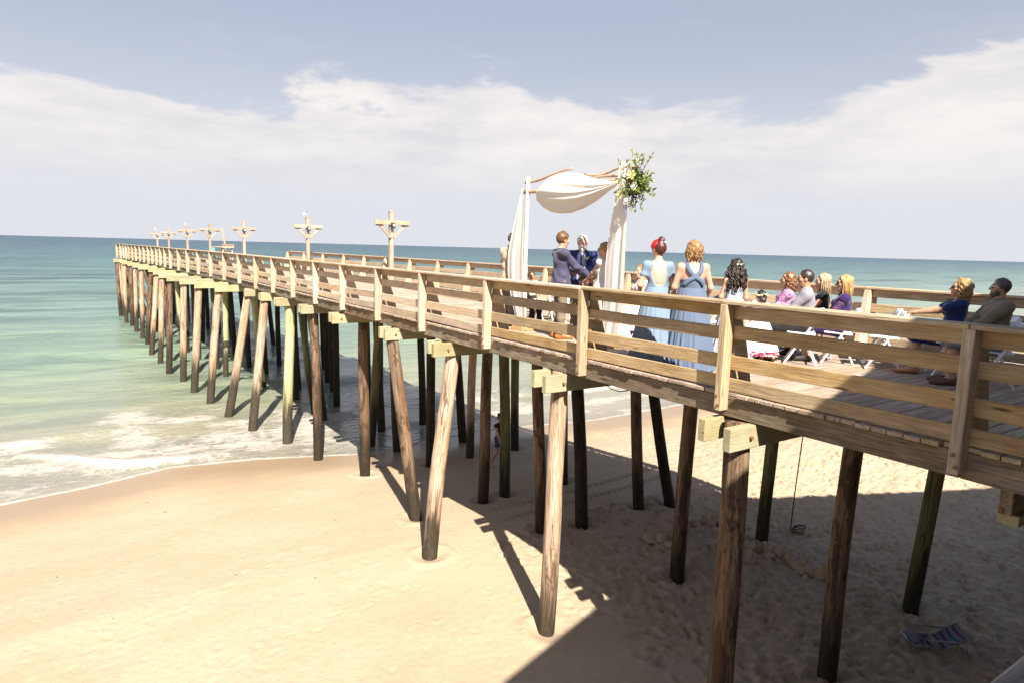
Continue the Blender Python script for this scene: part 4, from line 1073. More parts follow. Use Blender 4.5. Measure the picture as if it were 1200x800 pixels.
# bride
b = Figure('person', (7.66, 8.53), (-.25, .97), 'bride in sleeveless white gown half hidden behind the right drape', H=1.68, skin='rosy', hyaw=.2, hpitch=.05, hands=[(.05, .44, 1.05), (.19, .44, 1.04)], curl=.8)
b.top('bodice', WHITE, .012, upper=.02, fore=0, amp=.004, cut=[ell(b.neck+A3((0, .02, .02)), (.11, .12, .12))])
b.skirt(WHITE, 1.02, .012, (.15, .13), (.42, .46), 14, .2, lean=(0, -.08), sd=2)
b.hair(H_DBLOND, [b.he((0, -.02, .036), (.088, .106, .104)), b.he((0, -.105, .02), (.055, .05, .055))], clip=lambda q: np.maximum(q[:, 1]-.062-.38*np.maximum(-.14, np.minimum(0, q[:, 2]-.08)), -.07-q[:, 2]))
b.sunglasses(BLACKG, IRIS); b.brows()
b.shoes(WHITE)

# bridesmaid with scarlet updo and tattooed back
p = Figure('person', (6.76, 6.44), (.52, .85), 'bridesmaid in pale blue gown with scarlet updo and tattooed open back', H=1.71, build=1.02, skin='fair', hyaw=.35, hands=[(-.20, .20, .98), (.17, .24, 1.0)], curl=.6)
def tattoo_skin():
    m, nt, bb = new_mat('tattooed_skin'); tc = N(nt, 'ShaderNodeTexCoord').outputs['Object']
    n = NOISE(nt, tc, 26, 4, .6, 1.2); n2 = NOISE(nt, tc, 12, 3)
    c = RAMP(nt, n, [(.36, (.13, .12, .16)), (.44, (.56, .34, .26)), (.55, (.56, .35, .27)), (.60, (.50, .22, .17)), (.66, (.50, .40, .17)), (.72, (.25, .28, .18))])
    nt.links.new(c, bb.inputs['Base Color']); bb.inputs['Roughness'].default_value = .55; return m
zb, zt = p.bel[2]+.05, p.neck[2]
p.part('tattooed_back', p.torso(.002, False), tattoo_skin(), h=.01, clip=lambda P: np.maximum(np.maximum(P[:, 1]+.03, np.abs(P[:, 0])-.105), np.maximum(zb-P[:, 2], P[:, 2]-zt+.06)))
back = ell(p.che+A3((0, -.13, .03)), (.105, .12, .20))
p.top('bodice', PALEBLUE, .009, upper=.45, fore=0, low=True, amp=.004, cut=[back, ell(p.neck+A3((0, 0, .05)), (.10, .10, .11))])
p.skirt(PALEBLUE, 1.08, .012, (.150, .122), (.345, .33), 22, .24, sd=4)
h_ = p.hair(H_DRED, [p.he((0, -.03, .015), (.083, .092, .098)), p.he((.005, -.05, .132), (.043, .043, .040)), p.he((0, -.03, .10), (.05, .05, .04))], clip=lambda q: np.maximum(q[:, 1]-.03-.38*np.maximum(-.14, np.minimum(0, q[:, 2]-.05)), -.075-q[:, 2]))
p.hair(H_RED, [p.he((-.012, .015, .045), (.086, .092, .092)), p.hcp((-.075, .06, .02), (-.10, .075, -.05), .012, .006)], name='fringe', clip=lambda q: np.maximum(np.maximum(q[:, 1]-.075-.38*np.maximum(-.14, np.minimum(0, q[:, 2]-.06)), -.07-q[:, 2]), -.045-q[:, 1]))
for x in (-.018, .022): p.part('hair_pin', [p.he((x, -.098, .10), (.012, .010, .010))], WHITE, h=.005, k=.003)

# bridesmaid with crossed straps
q = Figure('person', (7.0, 6.04), (.56, .83), 'bridesmaid in dusty blue gown with crossed back straps and wavy blonde bob', H=1.70, build=1.14, skin='rosy', hyaw=.12, hands=[(-.20, .22, .96), (.24, .18, .95)], curl=.6)
zc = q.che[2]-.045
q.part('bodice', q.torso(.014, True, False), DUSKBLUE, disp=q.folds(.005), clip=lambda P: P[:, 2]-zc+.04*(P[:, 1] > .0)*-2)
for sx in (-1, 1):
    sh = q.sh[0 if sx < 0 else 1]
    pts = [sh*A3((.60, 1, 1))+A3((0, .075, .02)), sh*A3((.62, 1, 1))+A3((0, -.005, .078)), q.che+A3((sx*.092, -.125, .085)), q.che+A3((sx*.01, -.152, -.005)), q.che+A3((-sx*.085, -.142, -.06)), q.che+A3((-sx*.135, -.105, -.115))]
    q.ribbon('strap', pts, .060, DUSKBLUE)
q.skirt(DUSKBLUE, 1.09, .012, (.172, .138), (.35, .33), 20, .24, sd=6)
q.hair(H_DBLOND, [q.he((0, -.02, .03), (.108, .118, .114)), q.he((-.06, -.03, -.03), (.045, .07, .06)), q.he((.06, -.03, -.03), (.045, .07, .06)), q.he((0, -.07, -.06), (.065, .045, .06))], amp=.013, fr=(30, 30, 22), clip=lambda v: v[:, 1]-.06-.38*np.maximum(-.14, np.minimum(0, v[:, 2]-.07)))

q.curls(H_DBLOND, 90, .112, .10, r=.006, sd=31, start=(-.06, .10), turns=1.2, coil=.008)

# junior bridesmaid with long black curls
t = Figure('person', (7.98, 6.10), (.5, .86), 'girl with long black curls in strapless pale dress holding a lilac posy', H=1.46, build=.95, skin='rosy', head=1.08, hands=[(-.20, .22, .96), (.20, .14, .90)])
zj = t.che[2]+.02
SILVER = cloth('pale_silver_satin', (.40, .46, .53), .06, .5)
t.part('bodice', t.torso(.012, True, False), SILVER, disp=t.folds(.004), clip=lambda P: P[:, 2]-zj)
t.skirt(SILVER, .92, .012, (.125, .10), (.33, .31), 16, .2, sd=7)
hb = t.hair(H_BLACK, [t.he((0, -.022, .04), (.104, .116, .112)), t.he((0, -.06, -.10), (.125, .075, .14)), t.he((0, -.07, -.22), (.135, .06, .11))], amp=.014, fr=(26, 26, 16), clip=lambda v: v[:, 1]-.05-.38*np.maximum(-.14, np.minimum(0, v[:, 2]-.07)))
t.curls(H_BLACK, 84, .165, .34, r=.012, parent=hb, sd=4)
for x in (-.03, .02): t.part('hair_pearl', [t.he((x, -.122, .055), (.014,)*3)], WHITE, h=.005, k=.003)
def posy(at, label, cols, n=26, r=.085, sd=0):
    e = empty('bouquet', at, label=label, cat='bouquet'); rr = random.Random(sd); lf = MB()
    for i in range(n):
        d = Vector((rr.gauss(0, 1), rr.gauss(0, 1), rr.gauss(.3, .8))).normalized()*r*rr.uniform(.6, 1.1)
        bm = bmesh.new(); bmesh.ops.create_icosphere(bm, subdivisions=1, radius=rr.uniform(.016, .028))
        for v in bm.verts: v.co *= rr.uniform(.75, 1.2)
        me = bpy.data.meshes.new('flower'); bm.to_mesh(me); bm.free(); me.materials.append(cols[i % len(cols)])
        link('flower', me, e, None, None, Matrix.Translation(d))
    for i in range(14):
        d = Vector((rr.gauss(0, .5), rr.gauss(0, .5), -1)).normalized(); lf.tube([(0, 0, 0), tuple(d*.16)], [.008, .004], 5)
    link('stems', mesh('stems', lf.v, lf.f, False, MT['leaf']), e)
    return e
MT['leaf'] = plain('leaf_green', (.09, .135, .035), .6, .35, 12); MT['leaf2'] = plain('yellow_green_leaf', (.21, .25, .055), .6, .35, 12)
LIL = plain('lilac_petal', (.28, .24, .48), .6, .2); PUR = plain('purple_petal', (.13, .08, .30), .6, .2); CRM = bpy.data.materials['cream_petal']; IVO = plain('ivory_petal', (.72, .68, .56), .6, .06)
hw = W(t.root) @ Vector(t.wr[0]+A3((-.02, .10, .06)))
posy(hw, 'lilac and purple posy held by the girl with black curls', [LIL, PUR, IVO], sd=3)

# flower girl
f = Figure('person', (8.31, 5.89), (.45, .9), 'small flower girl in white lace dress with a flower wreath in her dark hair', H=1.02, build=1.0, skin='rosy', head=1.28, hands=[(-.25, .05, .80), (.25, .08, .82)])
LACE = print_cloth('white_lace', [(.72, .66, .62), (.78, .75, .72), (.80, .78, .76), (.70, .62, .58)], 60)
f.top('bodice', LACE, .012, upper=.3, fore=0)
sk = f.skirt(LACE, .66, .20, (.10, .085), (.27, .25), 18, .2, sd=9)
FRILL = print_cloth('crimson_white_frill', [(.33, .012, .05), (.60, .50, .48), (.30, .01, .06), (.02, .015, .02), (.42, .06, .12)], 18)
f.skirt(FRILL, .215, .14, (.262, .242), (.285, .265), 18, .2, sd=9, name='frill', parent=sk, rings=4)
f.shoes(LEATHER, name='sandal')
f.hair(H_BLACK, [f.he((0, -.015, .035), (.088, .108, .104)), f.he((0, -.08, -.03), (.07, .05, .09))], amp=.01, fr=(30, 30, 20), clip=lambda v: v[:, 1]-.055-.38*np.maximum(-.14, np.minimum(0, v[:, 2]-.07)))
for i in range(15):
    a = i/15*6.283; f.part('wreath_flower', [f.he((.094*math.cos(a), .112*math.sin(a)-.012, .052+.012*math.sin(3*a)), (.024, .024, .018))], (IVO, CRM, IVO, MT['leaf2'])[i % 4], h=.006, k=.003)

FACE = (-.54, .84)
# guests in the aisle seats
def seat_at(px, py): return (px, py)
a = Figure('person', (9.52, 6.32), FACE, 'seated woman with auburn streaked curls in pink and purple patterned top', H=1.66, pose='sit', build=1.1, skin='tan', lean=-.03)
a.top('blouse', print_cloth('pink_purple_print', [(.34, .02, .20), (.48, .28, .36), (.55, .42, .45), (.22, .04, .32), (.62, .30, .40), (.42, .06, .30)], 20), .02, fore=.5)
a.trousers(WHITE); a.shoes(DSHOE, name='sandal')
ha = a.hair(H_AUB, [a.he((0, -.02, .034), (.096, .112, .106)), a.he((0, -.06, -.07), (.085, .065, .10))], amp=.014, fr=(32, 32, 22), clip=lambda v: v[:, 1]-.062-.38*np.maximum(-.14, np.minimum(0, v[:, 2]-.08)))
a.curls(H_AUB, 46, .115, .24, r=.011, parent=ha, sd=8); a.brows()
c = Figure('person', (8.92, 5.60), FACE, 'seated man in pale grey shirt and black shorts with cropped dark hair', H=1.74, sex='m', pose='sit', build=1.06, skin='tan', lean=.02, hands=[(-.10, .40, .62), (.10, .36, .62)])
c.top('shirt', cloth('pale_grey_shirt_cloth', (.25, .24, .285)), .018, upper=.85, fore=0)
c.trousers(BLACK, .022, 'shorts', shin=0); c.shoes(DSHOE, name='sandal', low=.055)
c.short_hair(H_DARK, .007, low=-.035, front=.066, amp=.003); c.brows(H_DARK)
c.part('wristwatch', [cap(c.wr[0]-c.hd[0]*.035, c.wr[0]-c.hd[0]*.015, .031)], BLACK, h=.007)
d = Figure('person', (9.78, 5.88), FACE, 'seated woman with pale blonde bob in sleeveless black top', H=1.66, pose='sit', skin='rosy', build=1.05, lean=-.02)
d.top('top', BLACK, .014, upper=.04, fore=0); d.trousers(BLACK); d.shoes(DSHOE)
d.hair(H_PALE, [d.he((0, -.02, .034), (.098, .114, .106)), d.he((0, -.05, -.06), (.086, .07, .09)), d.he((0, -.02, -.05), (.092, .07, .07))], amp=.008, fr=(45, 45, 8), clip=lambda v: np.maximum(v[:, 1]-.055-.38*np.maximum(-.14, np.minimum(0, v[:, 2]-.08)), -.15-v[:, 2])); d.brows()
d.curls(H_PALE, 90, .105, .17, r=.005, sd=32, start=(-.05, .11), turns=.6, coil=.004)
e = Figure('person', (9.50, 5.38), FACE, 'seated woman with golden blonde hair and sunglasses in purple lace dress', H=1.66, pose='sit', skin='tan', build=1.05, lean=-.02, hyaw=.05)
PURL = print_cloth('purple_lace', [(.025, .01, .075), (.042, .015, .11), (.03, .01, .09), (.20, .09, .085), (.035, .015, .10)], 42)
PURP = cloth('purple_cloth', (.03, .012, .085))
e.top('dress', PURP, .014, upper=.1, fore=0); e.part('lace_sleeve', e.arms(.016, .8, 0), PURL)
e.part('skirt', e.torso(.014, True, False, False)[:1] + e.legs(.03, .98, 0), PURP, disp=e.folds(.005), k=.06)
e.shoes(DSHOE, name='sandal')
e.hair(H_BLONDE, [e.he((0, -.018, .034), (.100, .114, .108)), e.he((0, -.05, -.07), (.092, .075, .11)), e.he((-.06, .01, -.07), (.032, .045, .09)), e.he((.06, .01, -.07), (.032, .045, .09))], amp=.009, fr=(42, 42, 9), clip=lambda v: np.maximum(v[:, 1]-.06-.38*np.maximum(-.14, np.minimum(0, v[:, 2]-.08)), -.18-v[:, 2]))
e.sunglasses(BLACKG, BLACKG); e.brows()
e.curls(H_BLONDE, 100, .108, .20, r=.005, sd=33, start=(-.05, .11), turns=.7, coil=.005)
u = Figure('person', (9.93, 4.08), FACE, 'seated woman with curly blonde hair, dark sunglasses and royal blue dress clasping her hands', H=1.68, pose='sit', skin='tan', build=1.12, lean=-.10, hyaw=-.05, hpitch=-.12, hands=[(-.02, .45, .86), (.05, .45, .86)], curl=1.0)
ROY = cloth('royal_blue_jersey', (.004, .02, .10))
u.top('dress', ROY, .016, upper=.6, fore=0, cut=[ell(u.neck+A3((0, .07, -.03)), (.055, .08, .11))])
u.part('skirt', u.torso(.016, True, False, False)[:1] + u.legs(.035, .99, 0), ROY, disp=u.folds(.006), k=.08)
u.shoes(LEATHER, name='sandal', low=.045)
hu = u.hair(H_CURLB, [u.he((0, -.025, .034), (.112, .124, .116)), u.he((0, -.07, -.06), (.105, .08, .10))], amp=.022, fr=(26, 26, 26), clip=lambda v: v[:, 1]-.05-.38*np.maximum(-.14, np.minimum(0, v[:, 2]-.07)))
u.curls(H_CURLB, 80, .135, .17, r=.010, parent=hu, sd=12, start=(-.08, .09), turns=2.6, coil=.015)
u.sunglasses(BLACKG, BLACKG)
v = Figure('person', (9.51, 3.44), (-.62, .78), 'seated bearded man in olive grey shirt with white framed sunglasses', H=1.74, sex='m', pose='sit', skin='tan', build=1.2, lean=-.05, head=.9, hyaw=-.05, hpitch=-.12, hands=[(-.08, .40, .62), (.12, .38, .62)])
v.top('shirt', cloth('olive_shirt_cloth', (.155, .135, .095)), .020, upper=1.0, fore=.25)
v.part('collar', [cap(v.neck+A3((0, -.01, -.005)), v.neck+A3((0, .0, .025)), .072)], bpy.data.materials['olive_shirt_cloth'])
v.trousers(cloth('grey_shorts_cloth', (.17, .18, .21)), .024, 'shorts', shin=0, thigh=1.0); v.shoes(plain('brown_canvas_shoe', (.12, .075, .04), .7), name='shoe')
v.short_hair(H_GREYB, .012, low=-.045, front=.07, amp=.006)
v.hair(H_GREYB, [v.he((0, .058, -.088), (.052, .042, .042)), v.he((-.05, .03, -.06), (.024, .045, .045)), v.he((.05, .03, -.06), (.024, .045, .045))], 'beard', amp=.004)
v.sunglasses(WHITEG, BLACKG); v.brows(H_GREYB)
# guests beyond the arch
w = Figure('person', (8.95, 8.95), (-.95, .25), 'seated woman with long ginger hair and pale lilac dress beside the right drape', H=1.68, pose='sit', skin='fair')
LILD = print_cloth('pale_lilac_print', [(.48, .40, .52), (.62, .56, .62), (.55, .48, .60)], 24)
w.top('dress', LILD, .012, upper=.05, fore=0); w.skirt(LILD, .56, .12, (.19, .26), (.25, .34), 12, .12, off=(0, .2), sd=14)
hh = w.hair(H_GINGER, [w.he((0, -.02, .034), (.096, .112, .106)), w.he((0, -.06, -.10), (.085, .06, .14))], amp=.010, fr=(36, 36, 10), clip=lambda v: v[:, 1]-.055-.38*np.maximum(-.14, np.minimum(0, v[:, 2]-.08)))
w.curls(H_GINGER, 26, .11, .30, r=.011, parent=hh, sd=18); w.brows(H_GINGER); w.shoes(DSHOE)
x = Figure('person', (9.62, 9.30), (-.72, -.69), 'seated bald man with white moustache in checked shirt', H=1.74, sex='m', pose='sit', skin='rosy', build=1.1, hpitch=.15)
CHK = print_cloth('checked_shirt_cloth', [(.40, .33, .40), (.58, .54, .56), (.50, .46, .54)], 30)
x.top('shirt', CHK, .016, upper=.9, fore=0); x.trousers(TAUPE); x.shoes(DSHOE)
x.hair(H_WHITE, [x.hcp((-.03, .104, -.040), (.03, .104, -.040), .012)], 'moustache', amp=.003, k=.01); x.brows(H_WHITE)
x.part('collar', [cap(x.neck+A3((0, -.01, -.005)), x.neck+A3((0, .0, .02)), .07)], NAVY)
# people at the left drape
y = Figure('person', (7.50, 11.17), (.95, .1), 'man in tan linen jacket seen from behind beside the left drape', H=1.84, sex='m', build=1.12, skin='rosy', hpitch=.3, lean=.08, hands=[(-.18, .30, 1.0), (.22, .28, 1.0)])
y.top('jacket', TANJ, .026, fore=.95, amp=.010, extra=[cap(y.pel+A3((-.06, 0, -.09)), y.pel+A3((.06, 0, -.09)), .15, None, .05), cap(y.pel+A3((-.07, 0, -.18)), y.pel+A3((.07, 0, -.18)), .15, None, .05)])
y.trousers(TAUPE, .024); y.shoes(DSHOE); y.short_hair(H_GREYB, .012)
y.part('collar', [cap(y.neck+A3((0, -.01, -.01)), y.neck+A3((0, 0, .025)), .068)], WHITE)
z = Figure('person', (7.97, 11.84), (.6, -.6), 'person in blue and white shirt half hidden behind the man in the tan jacket', H=1.62, sex='m', skin='tan', hpitch=.3, hands=[(-.30, .05, .85), (.42, -.02, .88)])
z.top('shirt', print_cloth('blue_white_print', [(.06, .08, .26), (.10, .13, .38), (.52, .55, .66), (.08, .10, .30)], 9), .018, upper=.8, fore=0); z.trousers(BLACK); z.shoes(DSHOE); z.short_hair(H_DARK, .012)
k = Figure('person', (8.45, 11.75), (-.25, -.95), 'dark haired boy in white shirt sitting low behind the railing beside the birch post', H=1.38, sex='m', pose='sit', skin='brown', head=1.1)
k.top('shirt', WHITE, .016, upper=.8, fore=0); k.trousers(BLACK); k.shoes(DSHOE); k.short_hair(H_DARK, .018, low=-.05, front=.07); k.brows(H_DARK)

# walker on the beach under the pier
n = Figure('person', (10.5, 15.95), (.2, -.98), 'barefoot woman in dark tank top and denim shorts walking under the pier', H=1.60, skin='tan', z=float(sand_z(np.array(10.5), np.array(15.95)))+.0, hyaw=.2,
           legs=[[(-.09, .16, .52), (.09, -.02, .50)], [(-.09, .10, .10), (.10, -.26, .16)], [(-.10, .27, .03), (.11, -.12, .04)]], hands=[(-.20, -.16, .86), (.20, .24, .92)])
n.top('tank_top', BLACK, .010, upper=.03, fore=0); n.trousers(cloth('denim', (.035, .06, .14)), .012, 'shorts', shin=0, thigh=.45)
n.hair(H_DARK, [n.he((0, -.015, .034), (.084, .104, .102)), n.he((0, -.06, .13), (.045, .045, .042))], clip=lambda v: np.maximum(v[:, 1]-.06-.38*np.maximum(-.14, np.minimum(0, v[:, 2]-.08)), -.07-v[:, 2])); n.brows()
# ================================================================ white folding chairs
CH = plain('white_resin', (.72, .72, .71), .35, .03)
def chair(at, face, label, group='white folding chairs on the pier deck'):
    rz = math.atan2(face[1], face[0])-math.pi/2
    o = empty('folding_chair', (at[0], at[1], DECK), rz, label=label, cat='chair', group=group)
    I = None
    def bar(name, p0, p1, w, h, up=(0, 1, 0), par=None):
        m = basis(p0, p1, up); L = round((Vector(p1)-Vector(p0)).length, 2)
        return link(name, box_mesh(L, w, h, CH, .006), par or o, None, None, m)
    for s in (-1, 1):
        bar('front_leg', (s*.205, -.24, .80), (s*.205, .235, .005), .028, .048, up=(1, 0, 0))
        bar('rear_leg', (s*.172, .0, .44), (s*.172, -.20, .005), .026, .036, up=(1, 0, 0))
    V = []; F = []
    st = link('seat', box_mesh(.385, .38, .028, CH, .010), o, None, None, Matrix.Translation((0, .03, .452)) @ Matrix.Rotation(.05, 4, 'X'))
    link('cushion', box_mesh(.35, .34, .022, CH, .010), st, None, None, Matrix.Translation((0, 0, .0245)))
    for i in range(9):
        xx = -.2+.05*i; yb = -.21-.03*(1-(xx/.2)**2)
        for zz, dy in ((.62, .10), (.80, .0)): V += [(xx, yb+dy-.012, zz+(.02*(1-(xx/.2)**2) if zz > .7 else 0)), (xx, yb+dy+.012, zz+(.02*(1-(xx/.2)**2) if zz > .7 else 0))]
    for i in range(8):
        a = i*4; F += [(a, a+4, a+6, a+2), (a+1, a+3, a+7, a+5), (a+2, a+6, a+7, a+3), (a, a+1, a+5, a+4)]
    F += [(0, 2, 3, 1), (32, 33, 35, 34)]
    link('backrest', mesh('backrest', V, F, True, CH), o)
    bar('stretcher', (-.2, .12, .20), (.2, .12, .20), .02, .03); bar('stretcher', (-.17, -.15, .12), (.17, -.15, .12), .02, .03); bar('stretcher', (-.2, .075, .27), (.2, .075, .27), .02, .025)
    return o
chair((9.52, 6.30), FACE, 'white folding chair under the woman in the pink and purple top')
chair((8.92, 5.58), FACE, 'white folding chair under the man in the grey shirt and black shorts')
chair((9.78, 5.86), FACE, 'white folding chair under the woman in the black top')
chair((9.50, 5.36), FACE, 'white folding chair under the woman in the purple lace dress')
chair((9.69, 4.80), FACE, 'empty white folding chair behind the purple dress, nearer the aisle')
chair((10.12, 5.08), FACE, 'empty white folding chair in the same row, farther from the railing')
chair((9.93, 4.03), FACE, 'white folding chair under the woman in the royal blue dress')
chair((9.53, 3.40), (-.62, .78), 'white folding chair under the man with white sunglasses')
chair((10.45, 3.75), FACE, 'empty white folding chair beyond the woman in the royal blue dress')
chair((8.95, 8.95), (-.95, .25), 'white folding chair under the ginger haired woman by the right drape')
chair((9.62, 9.30), (-.72, -.69), 'white folding chair under the bald man in the checked shirt')
chair((8.45, 11.75), (-.25, -.95), 'white folding chair under the boy behind the railing')
chair((9.05, 11.5), (-.3, -.95), 'empty white folding chair beside the boy, seen through the railing behind the groom')
chair((8.75, 7.25), (-.85, .5), 'empty white folding chair beyond the two blue bridesmaids')
chair((9.1, 6.75), (-.85, .5), 'empty white folding chair between the girl with black curls and the far railing')

# ================================================================ birch wedding arch with drapes
def birch():
    m, nt, b = new_mat('birch_bark'); tc = N(nt, 'ShaderNodeTexCoord').outputs['Object']
    n = NOISE(nt, VSCALE(nt, tc, (9, 9, 34)), 1, 4, .65); n2 = NOISE(nt, VSCALE(nt, tc, (14, 14, 9)), 1, 3, .6)
    c = RAMP(nt, n2, [(.35, (.50, .40, .29)), (.55, (.70, .62, .52)), (.7, (.74, .68, .60))])
    nt.links.new(MIX(nt, MR(nt, n, .62, .72), c, C4((.12, .075, .045))), b.inputs['Base Color']); b.inputs['Roughness'].default_value = .8
    nt.links.new(N(nt, 'ShaderNodeBump', {'Strength': .5, 'Distance': .006, 'Height': n}).outputs[0], b.inputs['Normal']); return m
BIR = birch(); BRN = plain('bare_branch_bark', (.42, .27, .18), .8, .35, 18)
AL, AR = Vector((7.38, 10.46, 0)), Vector((7.52, 8.06, 0))
arch = empty('wedding_arch', (7.45, 9.1, DECK), label='birch pole wedding arch on the deck with bare branch crossbars', cat='arch')
def wob(p, q, r0, r1, n=14, a=.02, sd=0):
    rr = random.Random(sd); P = []; ph = [rr.uniform(0, 6) for _ in range(4)]
    for i in range(n+1):
        t = i/n; v = Vector(p).lerp(Vector(q), t)
        a_ = a*.55; P.append(v+Vector((a_*math.sin(t*6+ph[0]), a_*math.sin(t*5+ph[1]), a_*math.sin(t*7+ph[2]))))
    return P, [(r0+(r1-r0)*i/n)*(1+.08*math.sin(i*2.3+ph[3])) for i in range(n+1)]
for P0, zt, sd in ((AL, 1.33, 1), (AR, 1.40, 2)):
    mb = MB(); mb.tube(*wob((P0.x, P0.y, DECK+.01), (P0.x+.01, P0.y, zr(zt)), .043, .036, a=.008, sd=sd), 10); mb.build('birch_pole', arch, BIR, True)
for (p, q, r0, r1, a, sd) in (((7.40, 10.58, zr(1.22)), (7.50, 9.3, zr(1.40)), .026, .020, .03, 3), ((7.38, 10.62, zr(1.05)), (7.50, 7.75, zr(1.12)), .038, .03, .03, 4),
                              ((7.55, 9.35, zr(1.16)), (7.48, 7.55, zr(1.22)), .024, .024, .05, 5), ((7.56, 9.0, zr(1.27)), (7.5, 7.65, zr(1.30)), .024, .018, .06, 6), ((7.46, 8.75, zr(1.05)), (7.55, 7.6, zr(1.16)), .028, .022, .03, 7)):
    mb = MB(); mb.tube(*wob(p, q, r0, r1, 16, a, sd), 8); mb.build('branch_crossbar', arch, BRN, True)
BOXW = wood('planter_box_wood', [(.34, .17, .05), (.48, .26, .085), (.55, .32, .12)], 0, dark=.3)
for P0 in (AL, AR):
    for s in (-1, 1):
        V = [(-.19, 0, 0), (.19, 0, 0), (.12, 0, .17), (-.12, 0, .17)]
        n_ = .02
        for ax in (0, 1):
            vv = []
            for dy in (-n_, n_):
                for (a_, _, c_) in V:
                    off = s*(.17-.06*c_/.17)+dy
                    vv.append((P0.x+(a_ if ax else off), P0.y+(off if ax else a_), DECK+.004+c_))
            link('base_panel', mesh('base_panel', vv, [(0, 1, 2, 3), (7, 6, 5, 4), (0, 4, 5, 1), (1, 5, 6, 2), (2, 6, 7, 3), (3, 7, 4, 0)], False, BOXW), arch, None, Matrix.Identity(4))
DRP = cloth('ivory_chiffon', (.76, .72, .67), .03, .75)
def sheer(m, fac, c):
    nt = m.node_tree; out = [n_ for n_ in nt.nodes if n_.type == 'OUTPUT_MATERIAL'][0]; b_ = nt.nodes['Principled BSDF']
    tl = N(nt, 'ShaderNodeBsdfTranslucent', {0: C4(c)})
    nt.links.new(N(nt, 'ShaderNodeMixShader', {0: fac, 1: b_.outputs[0], 2: tl.outputs[0]}).outputs[0], out.inputs[0])
sheer(DRP, .28, (.80, .77, .72))
def drape(name, label, left, right, x0, amp, nf, sd, puff=0.0, rows=40, cols=60, thick=.012):
    """cloth panel between two edge curves given as (Y, z) lists, hung in the plane X = x0 with folds towards +-X"""
    rr = random.Random(sd); ph = [rr.uniform(0, 6.28) for _ in range(5)]
    L = np.array(left); R = np.array(right); ts = np.linspace(0, 1, len(L)); V = []; F = []
    for i in range(rows+1):
        t = i/rows
        a = np.array([np.interp(t, ts, L[:, 0]), np.interp(t, ts, L[:, 1])]); b = np.array([np.interp(t, ts, R[:, 0]), np.interp(t, ts, R[:, 1])])
        for j in range(cols+1):
            u = j/cols; p = a+(b-a)*u
            x = x0+amp*math.sin(u*nf*6.28+ph[0]+.8*math.sin(t*3+ph[1]))+amp*.5*math.sin(u*nf*11+ph[2]+t*2)+.25*amp*math.sin(t*9+ph[3]+u*5)
            x -= puff*math.sin(math.pi*u)*math.sin(math.pi*min(1, t*1.05))
            V.append((x, p[0], zr(p[1])))
    for i in range(rows):
        for j in range(cols): q_ = i*(cols+1)+j; F.append((q_, q_+1, q_+cols+2, q_+cols+1))
    o = link(name, mesh(name, V, np.array(F), True, DRP)); tag(o, label, 'drape', 'white drapes on the wedding arch')
    return o
drape('drape', 'white drape hanging to the deck from the left birch pole', [(10.52, 1.12), (10.62, .82), (10.74, .5), (10.85, .2), (10.94, -.1), (10.94, -.45), (10.86, -.8), (10.74, -1.1), (10.62, -1.32), (10.52, -1.52)],
      [(10.47, 1.12), (10.44, .82), (10.42, .5), (10.41, .2), (10.40, -.1), (10.38, -.45), (10.33, -.8), (10.28, -1.1), (10.25, -1.32), (10.22, -1.52)], 7.29, .008, 1.7, 1)
drape('drape', 'white drape falling from the flowers down the right birch pole', [(8.02, 1.32), (8.06, 1.0), (8.11, .7), (8.17, .4), (8.22, .1), (8.25, -.25), (8.25, -.6), (8.27, -.9), (8.32, -1.2), (8.36, -1.52)],
      [(7.80, 1.27), (7.80, 1.0), (7.80, .7), (7.79, .4), (7.79, .1), (7.78, -.25), (7.78, -.6), (7.8, -.9), (7.85, -1.2), (7.90, -1.52)], 7.42, .009, 1.8, 2)
def swag():
    top = [(10.22, 1.02), (10.06, 1.16), (9.86, 1.28), (9.6, 1.325), (9.35, 1.33), (9.1, 1.30), (8.8, 1.23), (8.5, 1.16), (8.25, 1.11), (8.02, 1.09)]
    bot = [(10.22, .98), (10.16, .86), (9.98, .75), (9.74, .67), (9.45, .635), (9.2, .635), (8.92, .69), (8.6, .81), (8.3, .95), (8.02, 1.06)]
    T = np.array(top); B = np.array(bot); ts = np.linspace(0, 1, 10); V = []; F = []; m, n = 80, 64
    for i in range(m+1):
        t = i/m; a = np.array([np.interp(t, ts, T[:, k]) for k in (0, 1)]); b_ = np.array([np.interp(t, ts, B[:, k]) for k in (0, 1)])
        h = np.linalg.norm(a-b_)
        for j in range(n):
            q = 2*math.pi*j/n; c, s_ = math.cos(q), math.sin(q)
            p = (a+b_)/2+(a-b_)/2*c
            d = .19*(h/.72)**.7
            # pleats run out from the tied right end and fade across the belly
            pl = math.sin(13*c+1.5*t+.8*math.sin(3*c))*(.35+.65*t**2)+.6*math.sin(5.2*c+4*t)
            V.append((7.44-s_*d*(1+.13*pl)-.012*pl*(h/.72)*(1 if s_ > 0 else -1), p[0], zr(p[1])+.012*math.sin(5*q+t*6)*h))
    for i in range(m):
        for j in range(n): F.append((i*n+j, i*n+(j+1) % n, (i+1)*n+(j+1) % n, (i+1)*n+j))
    F = np.array(F)
    o = link('drape', mesh('drape', V, F, True, DRP)); tag(o, 'white drape billowing like a sail under the arch crossbar', 'drape', 'white drapes on the wedding arch')
swag()
